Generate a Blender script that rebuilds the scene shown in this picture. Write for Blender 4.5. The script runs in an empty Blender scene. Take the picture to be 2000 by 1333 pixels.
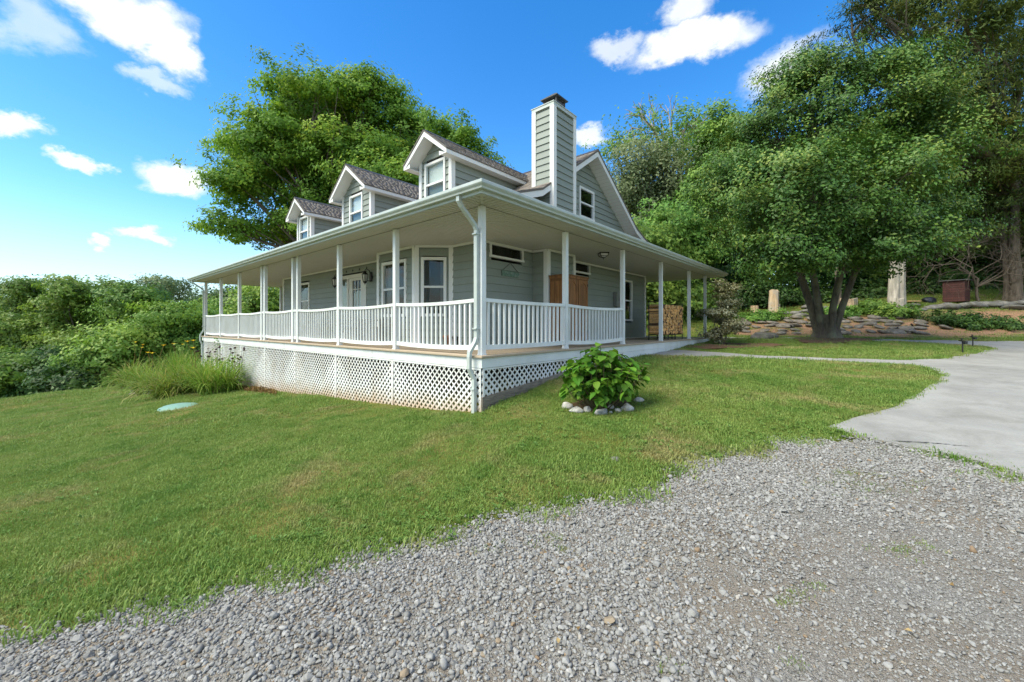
import bpy, bmesh, math, random
import numpy as np
from mathutils import Vector, Matrix, noise as mnoise
from mathutils.geometry import delaunay_2d_cdt

random.seed(7)
rng = np.random.default_rng(11)
sc = bpy.context.scene
COL = sc.collection

# ------------------------------------------------------------------ camera
F_PX, HOR, CZ = 785.6, 635.2, 1.4905          # focal length and horizon in photo pixels, eye height
cam_d = bpy.data.cameras.new('camera')
cam_d.sensor_width = 36.0
cam_d.lens = F_PX / 2000.0 * 36.0
cam_d.shift_y = -(666.5 - HOR) / 2000.0
cam_d.clip_start = 0.05
cam_d.clip_end = 3000
cam = bpy.data.objects.new('camera', cam_d)
cam.location = (0, 0, CZ)
cam.rotation_euler = (math.pi / 2, 0, 0)
COL.objects.link(cam)
sc.camera = cam

# ------------------------------------------------------------------ light and exposure
SUN_DIR = Vector((-0.70, -0.36, 0.95)).normalized()
sun_d = bpy.data.lights.new('sun', 'SUN')
sun_d.energy = 2.8
sun_d.angle = math.radians(42)
sun_d.color = (1.0, 0.94, 0.84)
sun = bpy.data.objects.new('sun', sun_d)
sun.rotation_euler = SUN_DIR.to_track_quat('Z', 'Y').to_euler()
sun.location = SUN_DIR * 60
COL.objects.link(sun)

sc.view_settings.view_transform = 'Standard'
sc.view_settings.look = 'None'
sc.view_settings.gamma = 1.0
sc.view_settings.use_curve_mapping = False
sc.view_settings.exposure = 1.03
sc.view_settings.use_white_balance = True
sc.view_settings.white_balance_temperature = 7050
sc.view_settings.white_balance_tint = 3
SKY_STRENGTH = 0.13
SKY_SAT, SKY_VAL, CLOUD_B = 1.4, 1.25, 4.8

world = bpy.data.worlds.new('World')
sc.world = world
world.use_nodes = True


def px_dir(u, v):
    return Vector(((u - 1000) / F_PX, 1.0, (HOR - v) / F_PX)).normalized()


def build_world():
    nt = world.node_tree
    N, L = nt.nodes, nt.links
    N.clear()
    out = N.new('ShaderNodeOutputWorld')
    bg = N.new('ShaderNodeBackground')
    bg.inputs['Strength'].default_value = SKY_STRENGTH
    sky = N.new('ShaderNodeTexSky')
    sky.sky_type = 'NISHITA'
    sky.sun_disc = False
    sky.sun_elevation = math.asin(SUN_DIR.z)
    sky.sun_rotation = math.atan2(SUN_DIR.x, SUN_DIR.y)
    sky.altitude = 300
    sky.air_density = 1.0
    sky.dust_density = 0.4
    sky.ozone_density = 2.0
    hs = N.new('ShaderNodeHueSaturation')
    hs.inputs['Saturation'].default_value = SKY_SAT
    hs.inputs['Hue'].default_value = .507
    hs.inputs['Value'].default_value = SKY_VAL
    L.new(sky.outputs[0], hs.inputs['Color'])
    tc = N.new('ShaderNodeTexCoord')
    D = tc.outputs['Generated']

    def math_(op, a, b=None, c=None, clamp=False):
        n = N.new('ShaderNodeMath')
        n.operation = op
        n.use_clamp = clamp
        for i, x in enumerate((a, b, c)):
            if x is None:
                continue
            if isinstance(x, (int, float)):
                n.inputs[i].default_value = x
            else:
                L.new(x, n.inputs[i])
        return n.outputs[0]

    # the sight direction, shaken by noise so that cloud edges come out ragged
    mp = N.new('ShaderNodeMapping')
    mp.inputs['Scale'].default_value = (1, 1, 1.5)
    L.new(D, mp.inputs['Vector'])
    nn = N.new('ShaderNodeTexNoise')
    nn.inputs['Scale'].default_value = 12.0
    nn.inputs['Detail'].default_value = 6
    nn.inputs['Roughness'].default_value = .62
    L.new(mp.outputs[0], nn.inputs['Vector'])
    n1 = math_('SUBTRACT', nn.outputs['Fac'], .5)
    w = N.new('ShaderNodeVectorMath'); w.operation = 'MULTIPLY_ADD'
    L.new(nn.outputs['Color'], w.inputs[0]); w.inputs[1].default_value = (.12, .12, .09)
    wo = N.new('ShaderNodeVectorMath'); wo.operation = 'SUBTRACT'
    L.new(D, wo.inputs[0]); wo.inputs[1].default_value = (.06, .06, .045)
    L.new(wo.outputs[0], w.inputs[2])
    DW = w.outputs[0]
    # clouds: direction (through photo pixel), half width, half height, opacity
    clouds = [(255, 35, 135, 62, 1.0), (335, 95, 62, 60, 1.0), (60, 55, 100, 60, .45), (300, 165, 66, 24, .5), (30, 247, 76, 30, 1.0),
              (163, 321, 50, 19, .95), (338, 347, 84, 32, 1.0), (195, 470, 28, 15, .9), (286, 463, 50, 17, .95),
              (1355, 80, 130, 42, 1.0), (1335, 20, 60, 46, .8), (1205, 92, 60, 30, .6), (1140, 268, 52, 20, .8),
              (1530, 140, 90, 50, .8), (-200, 60, 150, 80, 1.), (2250, 40, 200, 90, .9), (500, -420, 320, 130, .9)]
    acc = None
    for (u, v, ru, rv, op) in clouds:
        c = px_dir(u, v)
        right = c.cross(Vector((0, 0, 1))).normalized()
        up = right.cross(c).normalized()
        rx = abs((px_dir(u + ru, v) - px_dir(u - ru, v)).dot(right)) / 2
        ry = abs((px_dir(u, v - rv) - px_dir(u, v + rv)).dot(up)) / 2
        m = N.new('ShaderNodeMapping'); m.vector_type = 'TEXTURE'
        R = Matrix((right, up, -c)).transposed()
        m.inputs['Location'].default_value = c
        m.inputs['Rotation'].default_value = R.to_euler()
        m.inputs['Scale'].default_value = (rx, ry, .5)
        L.new(DW, m.inputs['Vector'])
        ln = N.new('ShaderNodeVectorMath'); ln.operation = 'LENGTH'
        L.new(m.outputs[0], ln.inputs[0])
        mr = N.new('ShaderNodeMapRange')
        mr.interpolation_type = 'SMOOTHSTEP'
        mr.inputs['From Min'].default_value = 1.2
        mr.inputs['From Max'].default_value = .45
        mr.inputs['To Max'].default_value = op
        L.new(ln.outputs['Value'], mr.inputs['Value'])
        acc = mr.outputs[0] if acc is None else math_('MAXIMUM', acc, mr.outputs[0])
    # pale haze towards the horizon, all the way round
    sep = N.new('ShaderNodeSeparateXYZ'); L.new(D, sep.inputs[0])
    # unseen broken cumulus added outside the view as white fill; soft shadows suggest it
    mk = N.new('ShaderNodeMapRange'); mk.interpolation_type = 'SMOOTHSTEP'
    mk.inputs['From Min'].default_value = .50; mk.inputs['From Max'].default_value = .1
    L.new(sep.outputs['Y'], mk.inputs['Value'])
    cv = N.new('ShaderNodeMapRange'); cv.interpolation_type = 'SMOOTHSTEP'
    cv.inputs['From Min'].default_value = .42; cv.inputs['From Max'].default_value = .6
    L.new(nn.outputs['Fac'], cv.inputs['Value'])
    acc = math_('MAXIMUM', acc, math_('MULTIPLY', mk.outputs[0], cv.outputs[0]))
    el = math_('ABSOLUTE', sep.outputs['Z'])
    hz = N.new('ShaderNodeMapRange'); hz.interpolation_type = 'SMOOTHSTEP'
    hz.inputs['From Min'].default_value = .25; hz.inputs['From Max'].default_value = -.02
    hz.inputs['To Max'].default_value = .7
    L.new(el, hz.inputs['Value'])
    hm = N.new('ShaderNodeMix'); hm.data_type = 'RGBA'
    L.new(hz.outputs[0], hm.inputs['Factor']); L.new(hs.outputs[0], hm.inputs['A'])
    hm.inputs['B'].default_value = (CLOUD_B * .50, CLOUD_B * .68, CLOUD_B * .95, 1)
    # clouds: white, a little greyer where the noise thins them
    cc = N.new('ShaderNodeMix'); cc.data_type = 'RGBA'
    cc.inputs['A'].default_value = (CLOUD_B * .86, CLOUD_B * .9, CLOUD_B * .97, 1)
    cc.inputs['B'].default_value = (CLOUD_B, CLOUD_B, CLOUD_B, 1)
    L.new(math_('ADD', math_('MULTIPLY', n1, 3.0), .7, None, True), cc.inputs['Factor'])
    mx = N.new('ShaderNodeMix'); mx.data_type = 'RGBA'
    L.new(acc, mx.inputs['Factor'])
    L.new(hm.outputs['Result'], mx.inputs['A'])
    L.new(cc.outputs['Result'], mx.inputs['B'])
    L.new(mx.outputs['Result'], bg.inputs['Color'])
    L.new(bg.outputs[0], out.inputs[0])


build_world()
sc.render.engine = 'CYCLES'
sc.cycles.use_denoising = True
sc.cycles.max_bounces = 6
sc.cycles.diffuse_bounces = 3
world.cycles.sampling_method = 'NONE'
sc.cycles.glossy_bounces = 3
sc.cycles.transmission_bounces = 4
sc.cycles.transparent_max_bounces = 8
sc.cycles.use_fast_gi = False

# ------------------------------------------------------------------ house frame (a along the front, b along the side, z above the deck)
YAW, CX0, CY0, DECK = 0.7161, -0.4904, 6.5547, 1.0
CA, SA = math.cos(YAW), math.sin(YAW)


def H(a, b, z=0.0):
    return Vector((CX0 - a * CA + b * SA, CY0 + a * SA + b * CA, DECK + z))


def P(a, b, z):
    return (b, a, z)          # house-local coordinates


# ------------------------------------------------------------------ ground height
_cp = []


def cp(x, y, z):
    _cp.append((x, y, z + DECK))


def cph(a, b, z):
    p = H(a, b)
    cp(p.x, p.y, z)


for p in [(0, 0, -1.02), (-2, 2, -1.2), (3, 2, -.93), (0, -5, -1.15), (8, -5, -.9), (-8, -4, -2.0), (3.9, 4.93, -.76), (1.2, 5.5, -.76),
          (7.67, 7.2, -.46), (4, 8, -.48), (3.2, 11, -.36), (6.4, 11, -.36), (8.8, 9.6, -.36), (9, 5, -.55), (12.9, 10.1, -.34), (14, 4, -.6),
          (12.46, 16, .0), (14.5, 12.2, -.28), (8, 14, -.22), (14, 18.2, -.15), (20, 17.6, -.1), (9, 18.6, -.17), (26, 15, -.05),
          (9, 24, .55), (16, 24.5, .95), (24, 24.5, 1.7), (32, 24, 2.2), (10, 19.8, -.1), (16, 19.6, -.02), (24, 19, .15), (32, 18, .3),
          (12, 36, 1.7), (30, 36, 3.6), (0, 36, .3), (45, 30, 4.5), (-6, 30, -2.0),
          (-10, 5, -2.0), (-12, 12, -2.05), (-20, 15, -2.95), (-26, 20.9, -3.42), (-21.4, 21.8, -2.9), (-18, 8, -2.8), (-15, 20, -2.4),
          (-33, 27, -6.5), (-42, 18, -8), (-22, 32, -5.6), (-13, 36, -4.6), (-40, 40, -9), (-45, 0, -8)]:
    cp(*p)
for p in [(0, -.12, -.92), (1.83, -.12, -1.1), (4, -.12, -1.21), (10.5, -.12, -1.65), (18, -.12, -2.2), (-.12, 1.5, -.64), (-.12, 3.2, -.47),
          (-.12, 6, -.35), (-.12, 9.7, -.25), (-.12, 12.3, -.17), (18, 8, -1.9), (8, 6, -1.1)]:
    cph(*p)
_C = np.array(_cp, float)


def _tps_fit():
    n = len(_C)
    d = np.hypot(_C[:, None, 0] - _C[None, :, 0], _C[:, None, 1] - _C[None, :, 1])
    K = np.where(d > 0, d * d * np.log(d + 1e-9), 0) + np.eye(n) * 0.02
    Pm = np.c_[np.ones(n), _C[:, :2]]
    A = np.block([[K, Pm], [Pm.T, np.zeros((3, 3))]])
    return np.linalg.solve(A, np.r_[_C[:, 2], np.zeros(3)])


_W = _tps_fit()


def ground_np(x, y):
    x = np.atleast_1d(np.asarray(x, float)); y = np.atleast_1d(np.asarray(y, float))
    xc, yc = np.clip(x, -46, 46), np.clip(y, -12, 42)
    z = np.zeros_like(xc)
    for s in range(0, len(xc), 20000):
        e = slice(s, s + 20000)
        d = np.hypot(xc[e, None] - _C[None, :, 0], yc[e, None] - _C[None, :, 1])
        K = np.where(d > 0, d * d * np.log(d + 1e-9), 0)
        z[e] = K @ _W[:-3] + _W[-3] + _W[-2] * xc[e] + _W[-1] * yc[e]
    z += 0.018 * np.sin(x * 1.9 + 1.3 * np.sin(y * .7)) * np.sin(y * 1.6 + .8) + 0.010 * np.sin(x * 4.7 + y * 3.1)
    return z


def ground(x, y):
    return float(ground_np(x, y)[0])


_YS = np.concatenate([np.linspace(.8, 12, 900), np.linspace(12, 60, 1500)])


def on_ground(u, v):
    """where the sight line through a photo pixel meets the ground"""
    x = (u - 1000) / F_PX
    z = CZ - (v - HOR) / F_PX * _YS
    g = ground_np(x * _YS, _YS)
    k = np.where(z <= g)[0]
    i = k[0] if len(k) else len(_YS) - 1
    y = _YS[i]
    return Vector((x * y, y, g[i]))


def at(u, v, y):
    return Vector(((u - 1000) / F_PX * y, y, CZ - (v - HOR) / F_PX * y))


# ------------------------------------------------------------------ materials
def _nodes(name):
    m = bpy.data.materials.new(name)
    m.use_nodes = True
    nt = m.node_tree
    return m, nt, nt.nodes, nt.links, nt.nodes['Principled BSDF']


def ramp(N, L, fac, stops):
    r = N.new('ShaderNodeValToRGB')
    el = r.color_ramp.elements
    while len(el) > 1:
        el.remove(el[-1])
    el[0].position = stops[0][0]; el[0].color = (*stops[0][1], 1)
    for p, c in stops[1:]:
        e = el.new(p); e.color = (*c, 1)
    if fac is not None:
        L.new(fac, r.inputs[0])
    return r.outputs[0]


def tex_noise(N, L, scale, detail=4, rough=.55, vec=None, dist=0.0):
    n = N.new('ShaderNodeTexNoise')
    n.inputs['Scale'].default_value = scale
    n.inputs['Detail'].default_value = detail
    n.inputs['Roughness'].default_value = rough
    n.inputs['Distortion'].default_value = dist
    if vec is not None:
        L.new(vec, n.inputs['Vector'])
    return n.outputs['Fac']


def coords(N, L, scale=(1, 1, 1), kind='Object'):
    if kind == 'World':
        g = N.new('ShaderNodeNewGeometry'); o = g.outputs['Position']
    else:
        o = N.new('ShaderNodeTexCoord').outputs[kind]
    mp = N.new('ShaderNodeMapping')
    mp.inputs['Scale'].default_value = scale
    L.new(o, mp.inputs[0])
    return mp.outputs[0]


def mixc(N, L, fac, a, b, mode='MIX'):
    m = N.new('ShaderNodeMix'); m.data_type = 'RGBA'; m.blend_type = mode
    for s, x in (('Factor', fac), ('A', a), ('B', b)):
        if isinstance(x, (int, float)):
            m.inputs[s].default_value = x
        elif isinstance(x, tuple):
            m.inputs[s].default_value = (*x, 1)
        else:
            L.new(x, m.inputs[s])
    return m.outputs['Result']


def bump(N, L, bs, h, strength=.3, dist=.01):
    b = N.new('ShaderNodeBump')
    b.inputs['Strength'].default_value = strength
    b.inputs['Distance'].default_value = dist
    L.new(h, b.inputs['Height'])
    L.new(b.outputs[0], bs.inputs['Normal'])


def mat_paint(name, c, rough=.5, var=.12, scale=3.0, grain=(1, 1, 1), dirt=None, bstr=.1, spec=.4, random_obj=.0):
    m, nt, N, L, bs = _nodes(name)
    v = coords(N, L, grain, 'World')
    n = tex_noise(N, L, scale, 6, .6, v)
    dark = tuple(x * (1 - var) for x in c); lite = tuple(min(1, x * (1 + var * .6)) for x in c)
    col = ramp(N, L, n, [(.25, dark), (.55, c), (.8, lite)])
    if dirt:
        n2 = tex_noise(N, L, scale * .45, 8, .7, coords(N, L, (1, 1, .5), 'World'))
        f = ramp(N, L, n2, [(.48, (0, 0, 0)), (.75, (dirt[3],) * 3)])
        col = mixc(N, L, f, col, dirt[:3])
    if random_obj:
        oi = N.new('ShaderNodeObjectInfo')
        k = N.new('ShaderNodeMapRange')
        k.inputs['To Min'].default_value = 1 - random_obj; k.inputs['To Max'].default_value = 1 + random_obj
        L.new(oi.outputs['Random'], k.inputs['Value'])
        hs = N.new('ShaderNodeHueSaturation')
        L.new(k.outputs[0], hs.inputs['Value']); L.new(col, hs.inputs['Color'])
        col = hs.outputs[0]
    L.new(col, bs.inputs['Base Color'])
    bs.inputs['Roughness'].default_value = rough
    bs.inputs['Specular IOR Level'].default_value = spec
    if bstr:
        bump(N, L, bs, tex_noise(N, L, scale * 14, 4, .6, v), bstr, .004)
    return m


def mat_leaf(name, stops, trans=.35, rough=.45, spec=.35, patch=.25, tint=(1, 1, .75)):
    m, nt, N, L, bs = _nodes(name)
    at_ = N.new('ShaderNodeAttribute'); at_.attribute_name = 'rnd'
    g = N.new('ShaderNodeNewGeometry')
    n = tex_noise(N, L, .55, 3, .5, g.outputs['Position'])
    a = N.new('ShaderNodeMath'); a.operation = 'MULTIPLY_ADD'
    L.new(n, a.inputs[0]); a.inputs[1].default_value = patch * 2; 
    a2 = N.new('ShaderNodeMath'); a2.operation = 'SUBTRACT'
    L.new(at_.outputs['Fac'], a2.inputs[0]); a2.inputs[1].default_value = patch
    L.new(a2.outputs[0], a.inputs[2])
    col = ramp(N, L, a.outputs[0], stops)
    oi = N.new('ShaderNodeObjectInfo')
    hs = N.new('ShaderNodeHueSaturation')
    for sock, lo, hi in (('Value', .86, 1.15), ('Hue', .49, .508)):
        k = N.new('ShaderNodeMapRange'); k.inputs['To Min'].default_value = lo; k.inputs['To Max'].default_value = hi
        L.new(oi.outputs['Random'], k.inputs['Value']); L.new(k.outputs[0], hs.inputs[sock])
    L.new(col, hs.inputs['Color']); col = hs.outputs[0]
    L.new(col, bs.inputs['Base Color'])
    bs.inputs['Roughness'].default_value = rough
    bs.inputs['Specular IOR Level'].default_value = spec
    tr = N.new('ShaderNodeBsdfTranslucent')
    L.new(mixc(N, L, 1.0, col, tint, 'MULTIPLY'), tr.inputs['Color'])
    mx = N.new('ShaderNodeMixShader'); mx.inputs[0].default_value = trans
    L.new(bs.outputs[0], mx.inputs[1]); L.new(tr.outputs[0], mx.inputs[2])
    L.new(mx.outputs[0], N['Material Output'].inputs[0])
    return m


def mat_instance_leaf(name, stops, trans=.3, rough=.5, wscale=.5, wpatch=.55, brown=None):
    """grass and weeds: colour from place on the lawn and from the single tuft"""
    m, nt, N, L, bs = _nodes(name)
    g = N.new('ShaderNodeNewGeometry')
    oi = N.new('ShaderNodeObjectInfo')
    n = tex_noise(N, L, wscale, 5, .6, g.outputs['Position'])
    a = N.new('ShaderNodeMath'); a.operation = 'MULTIPLY'; L.new(oi.outputs['Random'], a.inputs[0]); a.inputs[1].default_value = 1 - wpatch
    b = N.new('ShaderNodeMath'); b.operation = 'MULTIPLY_ADD'; L.new(n, b.inputs[0]); b.inputs[1].default_value = wpatch * 1.5; b.inputs[2].default_value = -.25 * wpatch
    c = N.new('ShaderNodeMath'); c.operation = 'ADD'; L.new(a.outputs[0], c.inputs[0]); L.new(b.outputs[0], c.inputs[1])
    col = ramp(N, L, c.outputs[0], stops)
    if brown:
        n3 = tex_noise(N, L, 1.7, 5, .65, coords(N, L, (1, 1, .2), 'World'), .4)
        col = mixc(N, L, ramp(N, L, n3, [(.5, (0, 0, 0)), (.64, (.7,) * 3)]), col, (.105, .225, .035))
        n2 = tex_noise(N, L, .75, 6, .68, coords(N, L, (1, 1, .2), 'World'), .6)
        f = ramp(N, L, n2, [(.52, (0, 0, 0)), (.68, (.8,) * 3)])
        col = mixc(N, L, f, col, brown)
    L.new(col, bs.inputs['Base Color'])
    bs.inputs['Roughness'].default_value = rough
    bs.inputs['Specular IOR Level'].default_value = .25
    tr = N.new('ShaderNodeBsdfTranslucent'); L.new(col, tr.inputs['Color'])
    mx = N.new('ShaderNodeMixShader'); mx.inputs[0].default_value = trans
    L.new(bs.outputs[0], mx.inputs[1]); L.new(tr.outputs[0], mx.inputs[2])
    L.new(mx.outputs[0], N['Material Output'].inputs[0])
    return m


def mat_glass(name):
    m, nt, N, L, bs = _nodes(name)
    N.remove(bs)
    t = N.new('ShaderNodeBsdfTransparent'); t.inputs[0].default_value = (.86, .9, .9, 1)
    g = N.new('ShaderNodeBsdfGlossy'); g.inputs['Roughness'].default_value = .02
    lw = N.new('ShaderNodeLayerWeight'); lw.inputs[0].default_value = .5
    pw = N.new('ShaderNodeMath'); pw.operation = 'POWER'; L.new(lw.outputs['Facing'], pw.inputs[0]); pw.inputs[1].default_value = 4.0
    fr = N.new('ShaderNodeMath'); fr.operation = 'MULTIPLY_ADD'; L.new(pw.outputs[0], fr.inputs[0]); fr.inputs[1].default_value = .5; fr.inputs[2].default_value = .03
    mx = N.new('ShaderNodeMixShader')
    L.new(fr.outputs[0], mx.inputs[0]); L.new(t.outputs[0], mx.inputs[1]); L.new(g.outputs[0], mx.inputs[2])
    L.new(mx.outputs[0], N['Material Output'].inputs[0])
    return m


def mat_shingle(name):
    m, nt, N, L, bs = _nodes(name)
    at_ = N.new('ShaderNodeAttribute'); at_.attribute_name = 'rnd'
    n = tex_noise(N, L, 60, 3, .7, coords(N, L))
    col = ramp(N, L, at_.outputs['Fac'], [(0, (.15, .13, .115)), (.5, (.235, .205, .185)), (1, (.31, .28, .255))])
    col = mixc(N, L, .45, col, ramp(N, L, n, [(.3, (.6, .6, .6)), (.7, (1.2, 1.2, 1.2))]), 'MULTIPLY')
    L.new(col, bs.inputs['Base Color']); bs.inputs['Roughness'].default_value = .9
    bump(N, L, bs, n, .5, .004)
    return m


def mat_bark(name, c, scale=6, lichen=None, stretch=.18):
    m, nt, N, L, bs = _nodes(name)
    v = coords(N, L, (1, 1, stretch), 'World')
    n = tex_noise(N, L, scale * 2, 7, .65, v, .4)
    n2 = tex_noise(N, L, 1.7, 5, .6, coords(N, L, (1, 1, 1), 'World'))
    col = ramp(N, L, n, [(.3, tuple(x * .4 for x in c)), (.52, c), (.75, tuple(min(1, x * 1.5) for x in c))])
    if lichen:
        col = mixc(N, L, ramp(N, L, n2, [(.45, (0, 0, 0)), (.62, (.7,) * 3)]), col, lichen)
    L.new(col, bs.inputs['Base Color']); bs.inputs['Roughness'].default_value = .92
    bump(N, L, bs, n, .8, .03)
    return m


def mat_rock(name, c, c2, moss=None, scale=4):
    m, nt, N, L, bs = _nodes(name)
    v = coords(N, L, (1, 1, 1), 'World')
    n = tex_noise(N, L, scale, 8, .65, v, .3)
    col = ramp(N, L, n, [(.3, tuple(x * .55 for x in c)), (.5, c), (.72, c2)])
    if moss:
        n2 = tex_noise(N, L, scale * .6, 5, .6, v)
        col = mixc(N, L, ramp(N, L, n2, [(.5, (0, 0, 0)), (.68, (.6,) * 3)]), col, moss)
    L.new(col, bs.inputs['Base Color']); bs.inputs['Roughness'].default_value = .88
    bump(N, L, bs, tex_noise(N, L, scale * 8, 6, .65, v), .6, .015)
    return m


def mat_lawn(name):
    m, nt, N, L, bs = _nodes(name)
    v = coords(N, L, (1, 1, .3), 'World')
    n = tex_noise(N, L, .8, 6, .6, v, .3)
    f = tex_noise(N, L, 45, 4, .7, v)
    col = ramp(N, L, n, [(.3, (.10, .13, .03)), (.5, (.14, .15, .04)), (.66, (.22, .175, .075)), (.8, (.26, .19, .10))])
    col = mixc(N, L, .75, col, ramp(N, L, f, [(.25, (.35, .4, .3)), (.7, (1.5, 1.45, 1.2))]), 'MULTIPLY')
    L.new(col, bs.inputs['Base Color']); bs.inputs['Roughness'].default_value = .95
    bs.inputs['Specular IOR Level'].default_value = .1
    bump(N, L, bs, f, .9, .03)
    return m


def mat_gravel_bed(name):
    m, nt, N, L, bs = _nodes(name)
    v = coords(N, L, (1, 1, 1), 'World')
    vo = N.new('ShaderNodeTexVoronoi'); vo.inputs['Scale'].default_value = 95; L.new(v, vo.inputs['Vector'])
    vo2 = N.new('ShaderNodeTexVoronoi'); vo2.inputs['Scale'].default_value = 210; L.new(v, vo2.inputs['Vector'])
    sep = N.new('ShaderNodeSeparateColor'); L.new(vo.outputs['Color'], sep.inputs[0])
    col = ramp(N, L, sep.outputs[0], [(0, (.20, .19, .175)), (.5, (.31, .30, .28)), (1, (.42, .41, .39))])
    n = tex_noise(N, L, 1.1, 5, .6, v)
    col = mixc(N, L, ramp(N, L, n, [(.38, (0, 0, 0)), (.62, (.8,) * 3)]), col, (.285, .235, .18))
    col = mixc(N, L, .7, col, ramp(N, L, vo2.outputs['Distance'], [(0, (1.35, 1.35, 1.35)), (.7, (.6, .58, .55))]), 'MULTIPLY')
    L.new(col, bs.inputs['Base Color']); bs.inputs['Roughness'].default_value = .95
    mm = N.new('ShaderNodeMath'); mm.operation = 'ADD'; L.new(vo.outputs['Distance'], mm.inputs[0]); L.new(vo2.outputs['Distance'], mm.inputs[1])
    b = N.new('ShaderNodeBump'); b.invert = True; b.inputs['Strength'].default_value = 1; b.inputs['Distance'].default_value = .008
    L.new(mm.outputs[0], b.inputs['Height']); L.new(b.outputs[0], bs.inputs['Normal'])
    return m


def mat_stone_inst(name):
    m, nt, N, L, bs = _nodes(name)
    oi = N.new('ShaderNodeObjectInfo')
    col = ramp(N, L, oi.outputs['Random'], [(0, (0.185, 0.181, 0.173)), (.3, (0.245, 0.242, 0.232)), (.7, (0.292, 0.291, 0.281)), (.94, (0.344, 0.342, 0.332)), (.965, (0.404, 0.395, 0.378)),
                                            (.98, (0.284, 0.234, 0.170)), (1, (0.232, 0.162, 0.104))])
    n = tex_noise(N, L, 40, 5, .65, coords(N, L, (1, 1, 1), 'World'))
    col = mixc(N, L, .6, col, ramp(N, L, n, [(.3, (.66, .655, .64)), (.7, (1.18, 1.18, 1.18))]), 'MULTIPLY')
    L.new(col, bs.inputs['Base Color']); bs.inputs['Roughness'].default_value = .85
    bs.inputs['Specular IOR Level'].default_value = .3
    bump(N, L, bs, n, .4, .004)
    return m


def mat_concrete(name):
    m, nt, N, L, bs = _nodes(name)
    v = coords(N, L, (1, 1, 1), 'World')
    n = tex_noise(N, L, .55, 8, .62, v, .5)
    f = tex_noise(N, L, 55, 5, .7, v)
    s = tex_noise(N, L, 2.3, 7, .7, coords(N, L, (.8, 1.0, 1), 'World'), .8)
    col = ramp(N, L, n, [(.28, (.225, .222, .208)), (.5, (.30, .297, .28)), (.72, (.355, .352, .335))])
    col = mixc(N, L, .5, col, ramp(N, L, s, [(.3, (.62, .60, .56)), (.55, (1.05, 1.05, 1.05))]), 'MULTIPLY')
    col = mixc(N, L, .35, col, ramp(N, L, f, [(.3, (.7, .7, .7)), (.7, (1.25, 1.25, 1.25))]), 'MULTIPLY')
    L.new(col, bs.inputs['Base Color']); bs.inputs['Roughness'].default_value = .85
    bump(N, L, bs, f, .25, .004)
    return m


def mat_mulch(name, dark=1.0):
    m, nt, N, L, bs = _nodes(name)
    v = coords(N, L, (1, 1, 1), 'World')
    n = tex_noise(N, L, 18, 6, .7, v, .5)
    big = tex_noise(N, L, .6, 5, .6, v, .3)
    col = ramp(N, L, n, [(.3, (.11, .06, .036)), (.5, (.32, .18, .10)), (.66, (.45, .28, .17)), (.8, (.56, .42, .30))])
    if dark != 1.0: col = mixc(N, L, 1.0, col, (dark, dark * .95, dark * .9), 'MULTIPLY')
    col = mixc(N, L, ramp(N, L, big, [(.5, (0, 0, 0)), (.62, (.85,) * 3)]), col, (.10, .12, .035))
    L.new(col, bs.inputs['Base Color']); bs.inputs['Roughness'].default_value = .95
    bump(N, L, bs, n, 1, .04)
    return m


def mat_wood(name, c, scale=4, grain=(1, 1, .12)):
    m, nt, N, L, bs = _nodes(name)
    v = coords(N, L, grain, 'World')
    n = tex_noise(N, L, scale * 4, 6, .65, v, 1.2)
    col = ramp(N, L, n, [(.3, tuple(x * .5 for x in c)), (.5, c), (.7, tuple(min(1, x * 1.45) for x in c))])
    oi = N.new('ShaderNodeObjectInfo')
    k = N.new('ShaderNodeMapRange'); k.inputs['To Min'].default_value = .7; k.inputs['To Max'].default_value = 1.25
    L.new(oi.outputs['Random'], k.inputs['Value'])
    hs = N.new('ShaderNodeHueSaturation'); L.new(k.outputs[0], hs.inputs['Value']); L.new(col, hs.inputs['Color'])
    L.new(hs.outputs[0], bs.inputs['Base Color']); bs.inputs['Roughness'].default_value = .75
    bump(N, L, bs, n, .25, .004)
    return m


M = {}
M['white'] = mat_paint('white_paint', (.74, .77, .77), .5, .10, 2.5, dirt=(.47, .48, .42, .6))
M['trim'] = mat_paint('trim_paint', (.76, .77, .76), .5, .06, 3)
M['lattice'] = mat_paint('lattice_paint', (.80, .81, .80), .55, .1, 4, dirt=(.52, .43, .32, .6))


def splash(m):
    """red-brown soil splashed on the lowest hand's breadth of the lattice"""
    nt = m.node_tree; N, L = nt.nodes, nt.links
    bs = N['Principled BSDF']
    old = bs.inputs['Base Color'].links[0].from_socket
    g = N.new('ShaderNodeNewGeometry')
    d = N.new('ShaderNodeVectorMath'); d.operation = 'DOT_PRODUCT'
    L.new(g.outputs['Position'], d.inputs[0]); d.inputs[1].default_value = (-CA * .062, SA * .062, 1.0)
    n = tex_noise(N, L, 3.0, 6, .65, g.outputs['Position'])
    a = N.new('ShaderNodeMath'); a.operation = 'MULTIPLY_ADD'; L.new(n, a.inputs[0]); a.inputs[1].default_value = -.5; L.new(d.outputs['Value'], a.inputs[2])
    base = DECK - .95 + (CX0 * -CA + CY0 * SA) * .062 - .25
    r = N.new('ShaderNodeMapRange'); r.inputs['From Min'].default_value = base + .34; r.inputs['From Max'].default_value = base; r.inputs['To Max'].default_value = .75
    L.new(a.outputs[0], r.inputs['Value'])
    L.new(mixc(N, L, r.outputs[0], old, (.50, .34, .20)), bs.inputs['Base Color'])


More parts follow.
